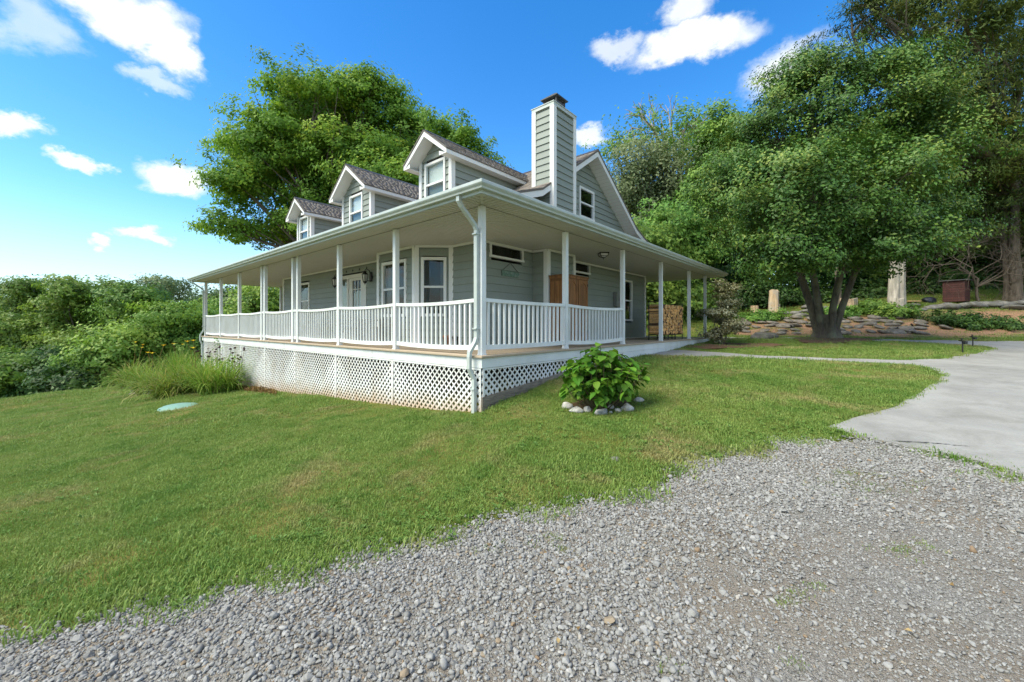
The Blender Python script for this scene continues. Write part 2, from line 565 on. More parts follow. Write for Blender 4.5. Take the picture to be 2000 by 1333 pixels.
splash(M['lattice'])
M['siding'] = mat_paint('siding_paint', (.255, .29, .262), .6, .08, 2.2, (1, 1, 1), bstr=.15, random_obj=.05)
M['ceiling'] = mat_paint('ceiling_vinyl', (.58, .57, .52), .55, .06, 1.3, dirt=(.48, .46, .40, .3), bstr=0)
M['gutter'] = mat_paint('gutter_metal', (.47, .52, .50), .35, .12, 5, dirt=(.36, .42, .33, .5), spec=.5)
M['deck'] = mat_paint('deck_paint', (.47, .375, .275), .6, .12, 3, (1, 1, 1), dirt=(.36, .29, .21, .5), random_obj=.06)
M['timber'] = mat_wood('weathered_timber', (.27, .23, .185), 3, (.3, .3, 3))
M['shingle'] = mat_shingle('roof_shingle')
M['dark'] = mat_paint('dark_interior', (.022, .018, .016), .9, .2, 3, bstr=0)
M['seam'] = mat_paint('ceiling_seam', (.20, .19, .16), .8, .2, 9, bstr=0)
M['blind'] = mat_paint('window_blind', (.84, .86, .86), .7, .05, 2, bstr=0)
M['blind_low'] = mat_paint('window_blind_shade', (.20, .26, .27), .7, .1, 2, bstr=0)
M['curtain'] = mat_paint('curtain_cloth', (.16, .17, .18), .9, .35, 9, (1, 1, .05), bstr=0)
M['glass'] = mat_glass('window_glass')
M['black'] = mat_paint('black_metal', (.014, .014, .015), .45, .3, 8)
M['bronze'] = mat_paint('bronze_metal', (.05, .042, .032), .5, .3, 8)
M['door'] = mat_paint('door_paint', (.66, .655, .61), .5, .06, 3)
M['lampglass'] = mat_paint('lamp_glass', (.55, .56, .54), .12, .15, 9, bstr=0, spec=.7)
M['pine'] = mat_wood('pine_wood', (.27, .12, .043), 3)
M['log_end'] = mat_wood('split_log', (.74, .42, .17), 5, (1, 1, 1))
M['bark_log'] = mat_bark('log_bark', (.20, .13, .085), 5)
M['meter'] = mat_paint('meter_metal', (.24, .255, .245), .5, .1, 4)
M['cap'] = mat_paint('cap_metal', (.055, .058, .062), .5, .35, 6, dirt=(.16, .14, .12, .5))
M['lawn'] = mat_lawn('lawn_soil')
M['gravel'] = mat_gravel_bed('gravel_bed')
M['stone'] = mat_stone_inst('gravel_stone')
M['concrete'] = mat_concrete('concrete')
M['mulch'] = mat_mulch('leaf_litter')
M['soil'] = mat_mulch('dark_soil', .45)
M['grass'] = mat_instance_leaf('grass_blade', [(0, (.13, .215, .045)), (.3, (.18, .28, .06)), (.55, (.23, .33, .075)), (.8, (.305, .375, .11)), (1, (.41, .41, .17))],
                               .3, brown=(.42, .34, .16))
M['weed'] = mat_instance_leaf('weed_leaf', [(0, (.085, .18, .035)), (.5, (.125, .235, .045)), (1, (.19, .29, .07))], .25)
M['bark_holly'] = mat_bark('bark_holly', (.085, .072, .052), 5, (.16, .16, .10))
M['bark'] = mat_bark('bark_grey', (.13, .105, .08), 5)
M['bark_pale'] = mat_bark('bark_pale', (.36, .31, .26), 4)
M['stump'] = mat_bark('stump_wood', (.46, .34, .22), 4, (.40, .38, .34), .1)
M['snag'] = mat_bark('snag_wood', (.40, .36, .31), 3, (.28, .27, .22), .12)
M['rock_pale'] = mat_rock('rock_pale', (.46, .45, .42), (.68, .66, .61), None, 7)
M['rock_dark'] = mat_rock('rock_dark', (.15, .145, .135), (.28, .27, .25), (.10, .11, .06), 5)
M['rock_flag'] = mat_rock('rock_flag', (.17, .15, .13), (.34, .30, .25), (.12, .11, .06), 5)
M['green_lid'] = mat_paint('green_plastic', (.19, .34, .27), .5, .12, 5)
M['terracotta'] = mat_paint('terracotta', (.40, .15, .07), .8, .2, 8)
M['red_wood'] = mat_wood('red_wood', (.075, .024, .02), 4)
M['yellow_wood'] = mat_wood('yellow_wood', (.62, .42, .18), 4, (1, .2, 1))
M['tarp'] = mat_paint('tarp', (.02, .026, .04), .45, .3, 4)
M['holly'] = mat_leaf('leaf_holly', [(0, (0.028, 0.066, 0.013)), (.4, (0.059, 0.138, 0.025)), (.72, (0.112, 0.204, 0.036)), (1, (0.236, 0.297, 0.057))], .2, .42, .3)
M['maple'] = mat_leaf('leaf_maple', [(0, (0.105, 0.245, 0.048)), (.5, (0.197, 0.407, 0.064)), (.85, (0.349, 0.560, 0.078)), (1, (0.511, 0.653, 0.108))], .5, .55, .2)
M['cedar'] = mat_leaf('leaf_cedar', [(0, (0.036, 0.062, 0.014)), (.5, (0.081, 0.125, 0.024)), (.85, (0.145, 0.184, 0.034)), (1, (0.242, 0.235, 0.054))], .25, .6, .2)
M['wood_dark'] = mat_leaf('leaf_forest_dark', [(0, (0.021, 0.060, 0.016)), (.5, (0.046, 0.113, 0.025)), (1, (0.115, 0.202, 0.041))], .3, .5, .3)
M['wood_mid'] = mat_leaf('leaf_forest_mid', [(0, (0.073, 0.168, 0.036)), (.5, (0.145, 0.286, 0.055)), (1, (0.292, 0.433, 0.083))], .38, .5, .3)
M['wood_lite'] = mat_leaf('leaf_forest_light', [(0, (0.106, 0.218, 0.044)), (.5, (0.193, 0.336, 0.061)), (1, (0.347, 0.472, 0.094))], .42, .5, .3)
M['silver'] = mat_leaf('leaf_silver', [(0, (0.098, 0.156, 0.065)), (.5, (0.182, 0.247, 0.117)), (1, (0.308, 0.364, 0.182))], .35, .5, .3)
M['varieg'] = mat_leaf('leaf_variegated', [(0, (0.073, 0.101, 0.029)), (.4, (0.187, 0.172, 0.078)), (.7, (0.354, 0.365, 0.234)), (1, (0.520, 0.548, 0.410))], .3, .5, .3, .3)
M['lily'] = mat_leaf('leaf_lily', [(0, (.12, .24, .035)), (.5, (.20, .33, .055)), (.85, (.32, .41, .09)), (1, (.48, .44, .17))], .38, .55, .2)
M['dry'] = mat_leaf('leaf_dry', [(0, (.20, .13, .05)), (.5, (.33, .22, .09)), (1, (.48, .36, .17))], .25, .7, .2)
M['yellow'] = mat_leaf('petal_yellow', [(0, (.75, .45, .03)), (1, (.88, .66, .06))], .3, .5, .2)
M['purple'] = mat_leaf('petal_purple', [(0, (.05, .02, .03)), (1, (.16, .05, .08))], .2, .7, .2)
M['hyd'] = mat_leaf('leaf_hydrangea', [(0, (.04, .115, .014)), (.5, (.085, .22, .022)), (1, (.19, .36, .04))], .34, .6, .2, .12)
M['stem'] = mat_paint('stem', (.13, .11, .05), .8, .3, 9)


# ------------------------------------------------------------------ mesh helpers
def link(name, me, m, parent=None, smooth=False):
    if m is not None and not me.materials:
        me.materials.append(m)
    if smooth:
        me.polygons.foreach_set('use_smooth', [True] * len(me.polygons))
    o = bpy.data.objects.new(name, me)
    COL.objects.link(o)
    if parent is not None:
        o.parent = parent
    return o


def tag(o, label=None, cat=None, group=None, kind=None):
    if label: o['label'] = label
    if cat: o['category'] = cat
    if group: o['group'] = group
    if kind: o['kind'] = kind
    return o


def empty(name, loc=(0, 0, 0), rz=0.0, parent=None):
    o = bpy.data.objects.new(name, None)
    o.empty_display_size = .2
    o.location = loc
    o.rotation_euler = (0, 0, rz)
    if parent is not None:
        o.parent = parent
    COL.objects.link(o)
    return o


class MB:
    def __init__(s):
        s.v, s.f = [], []

    def add(s, verts, faces):
        k = len(s.v)
        s.v += [tuple(x) for x in verts]
        s.f += [tuple(i + k for i in f) for f in faces]
        return s

    def hexa(s, c):
        return s.add(c, [(0, 3, 2, 1), (4, 5, 6, 7), (0, 1, 5, 4), (1, 2, 6, 5), (2, 3, 7, 6), (3, 0, 4, 7)])

    def box(s, x0, x1, y0, y1, z0, z1):
        return s.hexa([(x0, y0, z0), (x1, y0, z0), (x1, y1, z0), (x0, y1, z0), (x0, y0, z1), (x1, y0, z1), (x1, y1, z1), (x0, y1, z1)])

    def hbox(s, a0, a1, b0, b1, z0, z1):
        return s.box(b0, b1, a0, a1, z0, z1)

    def prism(s, pts, off):
        """closed polygon (3D points) extruded by the vector off"""
        n = len(pts)
        p = [Vector(q) for q in pts]; o = Vector(off)
        return s.add(p + [q + o for q in p], [tuple(range(n))[::-1], tuple(range(n, 2 * n))] + [(i, (i + 1) % n, (i + 1) % n + n, i + n) for i in range(n)])

    def tube(s, pts, radii, n=6, caps=True, squash=1.0):
        p = [Vector(q) for q in pts]
        if not hasattr(radii, '__len__'):
            radii = [radii] * len(p)
        k = len(s.v)
        ref = None
        for i, q in enumerate(p):
            t = (p[min(i + 1, len(p) - 1)] - p[max(i - 1, 0)])
            if t.length < 1e-9: t = Vector((0, 0, 1))
            t.normalize()
            if ref is None:
                ref = t.cross(Vector((0, 0, 1)) if abs(t.z) < .9 else Vector((1, 0, 0))).normalized()
            x = (ref - t * ref.dot(t)).normalized(); ref = x
            y = t.cross(x)
            for j in range(n):
                th = 2 * math.pi * (j + .5) / n
                s.v.append(tuple(q + x * math.cos(th) * radii[i] + y * math.sin(th) * radii[i] * squash))
        for i in range(len(p) - 1):
            for j in range(n):
                a = k + i * n + j; b = k + i * n + (j + 1) % n
                s.f.append((a, b, b + n, a + n))
        if caps:
            s.f.append(tuple(k + j for j in range(n))[::-1])
            s.f.append(tuple(k + (len(p) - 1) * n + j for j in range(n)))
        return s

    def lathe(s, prof, c=(0, 0, 0), n=12):
        k = len(s.v)
        for (r, z) in prof:
            for j in range(n):
                th = 2 * math.pi * j / n
                s.v.append((c[0] + r * math.cos(th), c[1] + r * math.sin(th), c[2] + z))
        for i in range(len(prof) - 1):
            for j in range(n):
                a = k + i * n + j; b = k + i * n + (j + 1) % n
                s.f.append((a, b, b + n, a + n))
        s.f.append(tuple(k + j for j in range(n))[::-1])
        s.f.append(tuple(k + (len(prof) - 1) * n + j for j in range(n)))
        return s

    def mesh(s, name='mesh'):
        me = bpy.data.meshes.new(name)
        me.from_pydata(s.v, [], s.f)
        return me

    def build(s, name, m, parent=None, smooth=False):
        return link(name, s.mesh(name), m, parent, smooth)


def np_mesh(name, V, Fq, rnd=None):
    """mesh from numpy arrays: V (n,3), Fq (m,k) with the same k for every face"""
    me = bpy.data.meshes.new(name)
    m, k = Fq.shape
    me.vertices.add(len(V)); me.vertices.foreach_set('co', V.astype(np.float32).ravel())
    me.loops.add(m * k); me.loops.foreach_set('vertex_index', Fq.astype(np.int32).ravel())
    me.polygons.add(m)
    me.polygons.foreach_set('loop_start', np.arange(0, m * k, k, dtype=np.int32))
    me.polygons.foreach_set('loop_total', np.full(m, k, dtype=np.int32))
    if rnd is not None:
        a = me.attributes.new('rnd', 'FLOAT', 'FACE'); a.data.foreach_set('value', rnd.astype(np.float32))
    me.update(calc_edges=True)
    return me


def unit(v):
    return v / np.maximum(np.linalg.norm(v, axis=1, keepdims=True), 1e-9)


def leaves(name, C, Nrm, size, m, parent, aspect=.55, fold=.18, axis=None, rnd=None, far=False):
    """one folded leaf (two faces) at each centre"""
    n = len(C)
    Nn = unit(Nrm)
    if axis is None:
        axis = rng.normal(size=(n, 3))
    T = unit(axis - Nn * np.sum(axis * Nn, 1, keepdims=True))
    B = np.cross(Nn, T)
    sz = np.broadcast_to(np.asarray(size, float), (n,))[:, None]
    v0 = C - T * sz * .5
    v2 = C + T * sz * .5
    if far:
        V = np.stack([v0 - B * sz * aspect * .5, v2, v0 + B * sz * aspect * .5], 1).reshape(-1, 3)
        r = rng.random(n) if rnd is None else rnd
        return link(name, np_mesh(name, V, np.arange(n * 3).reshape(-1, 3), r), m, parent)
    v1 = C + B * sz * aspect * .5 + Nn * sz * fold - T * sz * .06
    v3 = C - B * sz * aspect * .5 + Nn * sz * fold - T * sz * .06
    V = np.stack([v0, v1, v2, v3], 1).reshape(-1, 3)
    i = np.arange(n)[:, None] * 4
    Fq = np.concatenate([i + np.array([[0, 2, 1]]), i + np.array([[0, 3, 2]])], 1).reshape(-1, 3)
    r = rng.random(n) if rnd is None else rnd
    return link(name, np_mesh(name, V, Fq, np.repeat(r, 2)), m, parent)


def pt_in_poly(x, y, poly):
    x = np.asarray(x); y = np.asarray(y)
    ins = np.zeros(x.shape, bool)
    n = len(poly)
    for i in range(n):
        x0, y0 = poly[i]; x1, y1 = poly[(i + 1) % n]
        if y0 == y1: continue
        c = ((y0 > y) != (y1 > y)) & (x < (x1 - x0) * (y - y0) / (y1 - y0) + x0)
        ins ^= c
    return ins


def dist_poly(x, y, poly):
    d = np.full(np.shape(x), 1e9)
    n = len(poly)
    for i in range(n):
        x0, y0 = poly[i]; x1, y1 = poly[(i + 1) % n]
        dx, dy = x1 - x0, y1 - y0
        t = np.clip(((x - x0) * dx + (y - y0) * dy) / (dx * dx + dy * dy + 1e-12), 0, 1)
        d = np.minimum(d, np.hypot(x - x0 - t * dx, y - y0 - t * dy))
    return d


def sdist(x, y, poly):
    return np.where(pt_in_poly(x, y, poly), -1, 1) * dist_poly(x, y, poly)


def nz(x, y, s=1.0, o=0.0):
    """cheap smooth noise in -1..1 on numpy arrays"""
    x = x * s + o; y = y * s - o * .7
    return (np.sin(x * 1.7 + 2.1 * np.sin(y * .9 + .3)) + np.sin(y * 2.3 + 1.7 * np.sin(x * 1.1 + 1.9)) + np.sin((x + y) * 3.7 + 1.3 * np.sin((x - y) * 2.9))) / 3


def densify(poly, step=.12, jitter=0.0):
    out = []
    n = len(poly)
    for i in range(n):
        a = Vector(poly[i]); b = Vector(poly[(i + 1) % n])
        k = max(1, int((b - a).length / step))
        for j in range(k):
            p = a.lerp(b, j / k)
            out.append((p.x, p.y))
    if jitter:
        q = np.array(out)
        q[:, 0] += nz(q[:, 0], q[:, 1], 5.0, 1) * jitter; q[:, 1] += nz(q[:, 0], q[:, 1], 5.0, 4) * jitter
        out = [tuple(r) for r in q]
    return out


def sheet(name, poly, step, dz, m, thick=0.0, edge_step=.15, jitter=0.0, fine=None):
    """a ground-hugging sheet with the given outline"""
    out = densify(poly, edge_step, jitter)
    xs = np.array([p[0] for p in out]); ys = np.array([p[1] for p in out])
    gx, gy = np.meshgrid(np.arange(xs.min(), xs.max(), step), np.arange(ys.min(), ys.max(), step))
    gx = gx.ravel() + rng.uniform(-.2, .2, gx.size) * step; gy = gy.ravel() + rng.uniform(-.2, .2, gy.size) * step
    k = pt_in_poly(gx, gy, out) & (dist_poly(gx, gy, out) > step * .35)
    pts = [Vector(p) for p in out] + [Vector((a, b)) for a, b in zip(gx[k], gy[k])]
    v, e, f, _, _, _ = delaunay_2d_cdt(pts, [], [list(range(len(out)))], 1, 1e-5)
    X = np.array([p.x for p in v]); Y = np.array([p.y for p in v])
    Z = ground_np(X, Y) + dz
    V = list(zip(X, Y, Z))
    Fc = [tuple(q) for q in f]
    if thick:
        n0 = len(V)
        cnt = {}
        for q in Fc:
            for i in range(len(q)):
                ed = (q[i], q[(i + 1) % len(q)])
                cnt[tuple(sorted(ed))] = cnt.get(tuple(sorted(ed)), []) + [ed]
        V += [(x, y, z - thick) for x, y, z in V]
        Fc += [(e0[1], e0[0], e0[0] + n0, e0[1] + n0) for es in cnt.values() if len(es) == 1 for e0 in es]
    me = bpy.data.meshes.new(name)
    me.from_pydata(V, [], Fc)
    o = link(name, me, m, None, not thick)
    return o


def gn_scatter(name, pts, rot, scl, idx, sources, parent=None):
    """stand-in points carrying real meshes through geometry nodes (for tens of thousands of blades and pebbles)"""
    n = len(pts)
    me = bpy.data.meshes.new(name)
    me.vertices.add(n); me.vertices.foreach_set('co', np.asarray(pts, np.float32).ravel())
    me.attributes.new('rot', 'FLOAT_VECTOR', 'POINT').data.foreach_set('vector', np.asarray(rot, np.float32).ravel())
    me.attributes.new('scl', 'FLOAT', 'POINT').data.foreach_set('value', np.asarray(scl, np.float32))
    me.attributes.new('idx', 'INT', 'POINT').data.foreach_set('value', np.asarray(idx, np.int32))
    o = bpy.data.objects.new(name, me)
    COL.objects.link(o)
    if parent is not None: o.parent = parent
    src = bpy.data.collections.new(name + '_kinds')
    for i, (sm, mt) in enumerate(sources):
        if not sm.materials: sm.materials.append(mt)
        src.objects.link(bpy.data.objects.new('%s_kind_%02d' % (name, i), sm))
    ng = bpy.data.node_groups.new(name, 'GeometryNodeTree')
    ng.interface.new_socket('Geometry', in_out='INPUT', socket_type='NodeSocketGeometry')
    ng.interface.new_socket('Geometry', in_out='OUTPUT', socket_type='NodeSocketGeometry')
    N, L = ng.nodes, ng.links
    gi, go = N.new('NodeGroupInput'), N.new('NodeGroupOutput')
    ip, ci, er = N.new('GeometryNodeInstanceOnPoints'), N.new('GeometryNodeCollectionInfo'), N.new('FunctionNodeEulerToRotation')
    ci.inputs['Collection'].default_value = src
    ci.inputs['Separate Children'].default_value = True
    ci.inputs['Reset Children'].default_value = True

    def na(t, nm):
        x = N.new('GeometryNodeInputNamedAttribute'); x.data_type = t; x.inputs['Name'].default_value = nm
        return x.outputs['Attribute']
    L.new(gi.outputs[0], ip.inputs['Points']); L.new(ci.outputs[0], ip.inputs['Instance'])
    ip.inputs['Pick Instance'].default_value = True
    L.new(na('INT', 'idx'), ip.inputs['Instance Index'])
    L.new(na('FLOAT_VECTOR', 'rot'), er.inputs[0]); L.new(er.outputs[0], ip.inputs['Rotation'])
    L.new(na('FLOAT', 'scl'), ip.inputs['Scale'])
    L.new(ip.outputs[0], go.inputs[0])
    o.modifiers.new('scatter', 'NODES').node_group = ng
    return o


# ------------------------------------------------------------------ the setting: outlines
def gp(pxs):
    return [tuple(on_ground(u, v)[:2]) for (u, v) in pxs]


GRAVEL = gp([(-260, 1330), (0, 1245), (140, 1218), (280, 1178), (430, 1152), (525, 1116), (650, 1094), (800, 1064), (925, 1026), (1000, 1010), (1075, 996), (1190, 975),
             (1300, 945), (1350, 902), (1450, 878), (1550, 864), (1690, 861), (1800, 885), (1900, 908), (2000, 932), (2250, 1000)]) + \
    [(7.5, 1.5), (8.5, -7), (-7.5, -7), (-6.5, -1)]
DRIVE = gp([(1616, 836), (1664, 819), (1710, 807), (1752, 795), (1799, 768), (1834, 745), (1841, 733), (1822, 723), (1786, 715), (1727, 710), (1632, 706.5), (1537, 703),
            (1443, 699.5), (1380, 697.5), (1300, 696), (1228, 694.5)]) + \
    [tuple(H(-.17, 6.1)[:2]), tuple(H(-.17, 8.2)[:2])] + \
    gp([(1330, 684.5), (1380, 688), (1440, 692), (1537, 697), (1632, 701.5), (1727, 704), (1800, 703), (1860, 698.5), (1910, 691.5), (1940, 683), (1928, 677.5), (1870, 674),
        (1800, 671), (1720, 667.5), (1640, 664.5), (1560, 663), (1450, 662.3), (1385, 662)]) + \
    gp([(1385, 659.8), (1450, 660), (1560, 660.3), (1640, 661.5), (1720, 663.5), (1860, 665.5), (2000, 667.5), (2300, 671)]) + \
    gp([(2350, 1010)]) + gp([(2000, 926), (1878, 894), (1790, 877), (1711, 860)])
BANK = gp([(1440, 657.5), (1560, 658), (1640, 659), (1720, 660.5), (1860, 662), (1990, 660), (2150, 655), (2150, 610), (1990, 606), (1900, 604), (1800, 607), (1740, 612), (1660, 619),
           (1560, 622), (1470, 628), (1425, 640)])
HOUSE = [tuple(H(a, b)[:2]) for a, b in ((-.12, -.12), (17.8, -.12), (17.8, 12.5), (-.12, 12.5))]


def build_terrain():
    xs = np.concatenate([[-900, -500, -300, -200, -140, -100, -75], np.arange(-60, -30, 2.0), np.arange(-30, 32, .28), np.arange(32, 60, 2.5), [75, 100, 140, 200, 300, 500, 900]])
    ys = np.concatenate([[-300, -120, -50, -25], np.arange(-14, -3, 1.0), np.arange(-3, 28, .28), np.arange(28, 60, 2.0), [70, 85, 110, 150, 220, 350, 600, 1200]])
    X, Y = np.meshgrid(xs, ys)
    Z = ground_np(X.ravel(), Y.ravel())
    inside = (sdist(X.ravel(), Y.ravel(), GRAVEL) < -.05) | (sdist(X.ravel(), Y.ravel(), DRIVE) < -.02)
    Z = Z - inside * .06
    V = np.c_[X.ravel(), Y.ravel(), Z]
    nx, ny = len(xs), len(ys)
    i = (np.arange(ny - 1)[:, None] * nx + np.arange(nx - 1)[None, :]).ravel()
    o = link('ground', np_mesh('ground', V, np.c_[i, i + 1, i + nx + 1, i + nx]), M['lawn'], None, True)
    tag(o, kind='structure')


build_terrain()
tag(sheet('gravel_drive', GRAVEL, .16, .0, M['gravel'], 0, .12, .05), kind='structure')
tag(sheet('driveway', DRIVE, .5, .012, M['concrete'], .09, .12), kind='structure')
HBED = [(lambda c: (c.x + .45 * math.cos(t * .3142), c.y + .12 + .38 * math.sin(t * .3142)))(on_ground(1174, 797)) for t in range(20)]
tag(sheet('planting_bed', HBED, .2, .012, M['soil'], 0, .1, .06), kind='structure')
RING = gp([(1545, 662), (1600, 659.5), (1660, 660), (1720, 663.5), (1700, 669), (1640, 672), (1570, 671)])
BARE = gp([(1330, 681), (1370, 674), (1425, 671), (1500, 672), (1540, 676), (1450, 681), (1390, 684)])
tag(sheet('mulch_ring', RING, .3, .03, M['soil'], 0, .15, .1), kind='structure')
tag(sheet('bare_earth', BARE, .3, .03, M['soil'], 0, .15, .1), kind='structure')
bank = tag(sheet('bank', BANK, .35, .02, M['mulch'], 0, .2, .12), kind='structure')

# ------------------------------------------------------------------ the house
house = empty('house', H(0, 0, 0), math.pi / 2 - YAW)
tag(house, 'sage green one-and-a-half storey house with white wrap-around porch and three dormers', 'house')
CEIL = 2.44
WA, WB = 1.88, 1.87            # side wall and front wall lines
WA2, WB2 = 13.75, 11.0
EA0, EA1, EB0, EB1 = -.46, 18.1, -.46, 13.3   # eave line
EXPO = .18


class Wall:
    """a flat wall between two points (a,b); s runs from p to q, off is outwards"""
    def __init__(s, p, q, n):
        s.p, s.q = Vector(p), Vector(q)
        s.len = (s.q - s.p).length
        s.d = (s.q - s.p).normalized()
        s.n = Vector(n).normalized()

    def at(s, t, off, z):
        r = s.p + s.d * t + s.n * off
        return P(r.x, r.y, z)


def slab(mb, w, s0, s1, o0, o1, z0, z1):
    mb.hexa([w.at(s0, o0, z0), w.at(s1, o0, z0), w.at(s1, o1, z0), w.at(s0, o1, z0), w.at(s0, o0, z1), w.at(s1, o0, z1), w.at(s1, o1, z1), w.at(s0, o1, z1)])


def siding(w, parent, z0, z1, m, rng_fn=None, holes=(), s_pad=(0, 0)):
    """lap boards, one mesh each; holes = (s0,s1,z0,z1)"""
    z = z0
    while z < z1 - .005:
        zt = min(z + EXPO, z1)
        lo = rng_fn(z) if rng_fn else (s_pad[0], w.len - s_pad[1])
        hi = rng_fn(min(zt + .02, z1)) if rng_fn else lo
        spans = [(lo, hi)]
        for (h0, h1, g0, g1) in holes:
            if zt > g0 + .02 and z < g1 - .02:
                new = []
                for (l, h) in spans:
                    if l[0] < h0 < l[1]:
                        new.append(((l[0], h0), (min(h[0], h0), h0)))
                    if l[0] < h1 < l[1]:
                        new.append(((h1, l[1]), (h1, max(h1, h[1]))))
                    if l[1] <= h0 or l[0] >= h1:
                        new.append((l, h))
                spans = new
        for (l, h) in spans:
            if l[1] - l[0] < .02: continue
            h = (h[0], max(h[0] + .001, h[1]))
            zt2 = min(zt + .02, z1)
            c = [w.at(l[0], -.012, z), w.at(l[1], -.012, z), w.at(l[1], .032, z), w.at(l[0], .032, z),
                 w.at(h[0], -.012, zt2), w.at(h[1], -.012, zt2), w.at(h[1], .002, zt2), w.at(h[0], .002, zt2)]
            MB().hexa(c).build('siding_board', m, parent)
        z = zt


def window(w, s0, s1, z0, z1, parent, rail=True, fw=.075, depth=.35, blind=None, curtains=False, sub=False, grid=None):
    """frame, panes and a dark room behind them; a part with sub-parts, or loose sub-parts when sub is set"""
    mb = MB()
    o0, o1 = -.03, .05
    slab(mb, w, s0, s1, o0, o1, z1 - fw, z1); slab(mb, w, s0 - .015, s1 + .015, o0, o1 + .012, z0, z0 + fw)
    slab(mb, w, s0, s0 + fw, o0, o1, z0 + fw, z1 - fw); slab(mb, w, s1 - fw, s1, o0, o1, z0 + fw, z1 - fw)
    zm = (z0 + z1) / 2
    if rail:
        slab(mb, w, s0 + fw, s1 - fw, o0, o1 - .012, zm - .025, zm + .025)
    fr = mb.build('window_frame' if sub else 'window', M['trim'], parent)
    hold = parent if sub else fr
    a, b = s0 + fw, s1 - fw
    parts = [(z0 + fw, zm - .025), (zm + .025, z1 - fw)] if rail else [(z0 + fw, z1 - fw)]
    for k, (p0, p1) in enumerate(parts):
        g = MB(); slab(g, w, a, b, -.004 + .012 * k, .0 + .012 * k, p0, p1)
        g.build('window_pane' if sub else 'pane', M['glass'], hold)
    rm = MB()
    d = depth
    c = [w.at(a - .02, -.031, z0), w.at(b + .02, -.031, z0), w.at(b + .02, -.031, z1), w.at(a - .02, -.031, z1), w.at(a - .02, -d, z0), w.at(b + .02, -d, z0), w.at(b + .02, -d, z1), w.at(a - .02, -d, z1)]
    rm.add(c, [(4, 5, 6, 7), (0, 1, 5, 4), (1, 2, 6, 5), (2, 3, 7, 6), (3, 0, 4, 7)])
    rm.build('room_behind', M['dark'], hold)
    if blind:
        for (p0, p1, mk) in blind:
            g = MB(); slab(g, w, a, b, -.075, -.06, p0, p1); g.build('blind', M[mk], hold)
    if curtains:
        for (t0, t1, lean) in ((a, a + (b - a) * .22, 1), (b - (b - a) * .2, b, -1)):
            g = MB()
            n = 7
            for i in range(n):
                q0 = t0 + (t1 - t0) * i / n; q1 = t0 + (t1 - t0) * (i + 1) / n
                oo = -.10 + .02 * (i % 2)
                slab(g, w, q0, q1 + .001, oo - .01, oo, z0 + fw, z1 - fw - .02)
            g.build('curtain', M['curtain'], hold)
    return fr


def hole(s0, s1, z0, z1, fw=.05):
    return (s0 + fw, s1 - fw, z0 + fw, z1 - fw)


def wall_part(name, w, z0, z1, frieze=True, corner0=True, corner1=True, cw=.09):
    mb = MB()
    if frieze: slab(mb, w, 0, w.len, -.01, .044, z1 - .055, z1 - .002)
    if corner0: slab(mb, w, -.02, cw, -.01, .042, z0, z1 - .056)
    if corner1: slab(mb, w, w.len - cw, w.len + .02, -.01, .042, z0, z1 - .056)
    slab(mb, w, 0, w.len, -.01, .02, z0, z0 + .03)
    return mb.build(name, M['trim'], house)


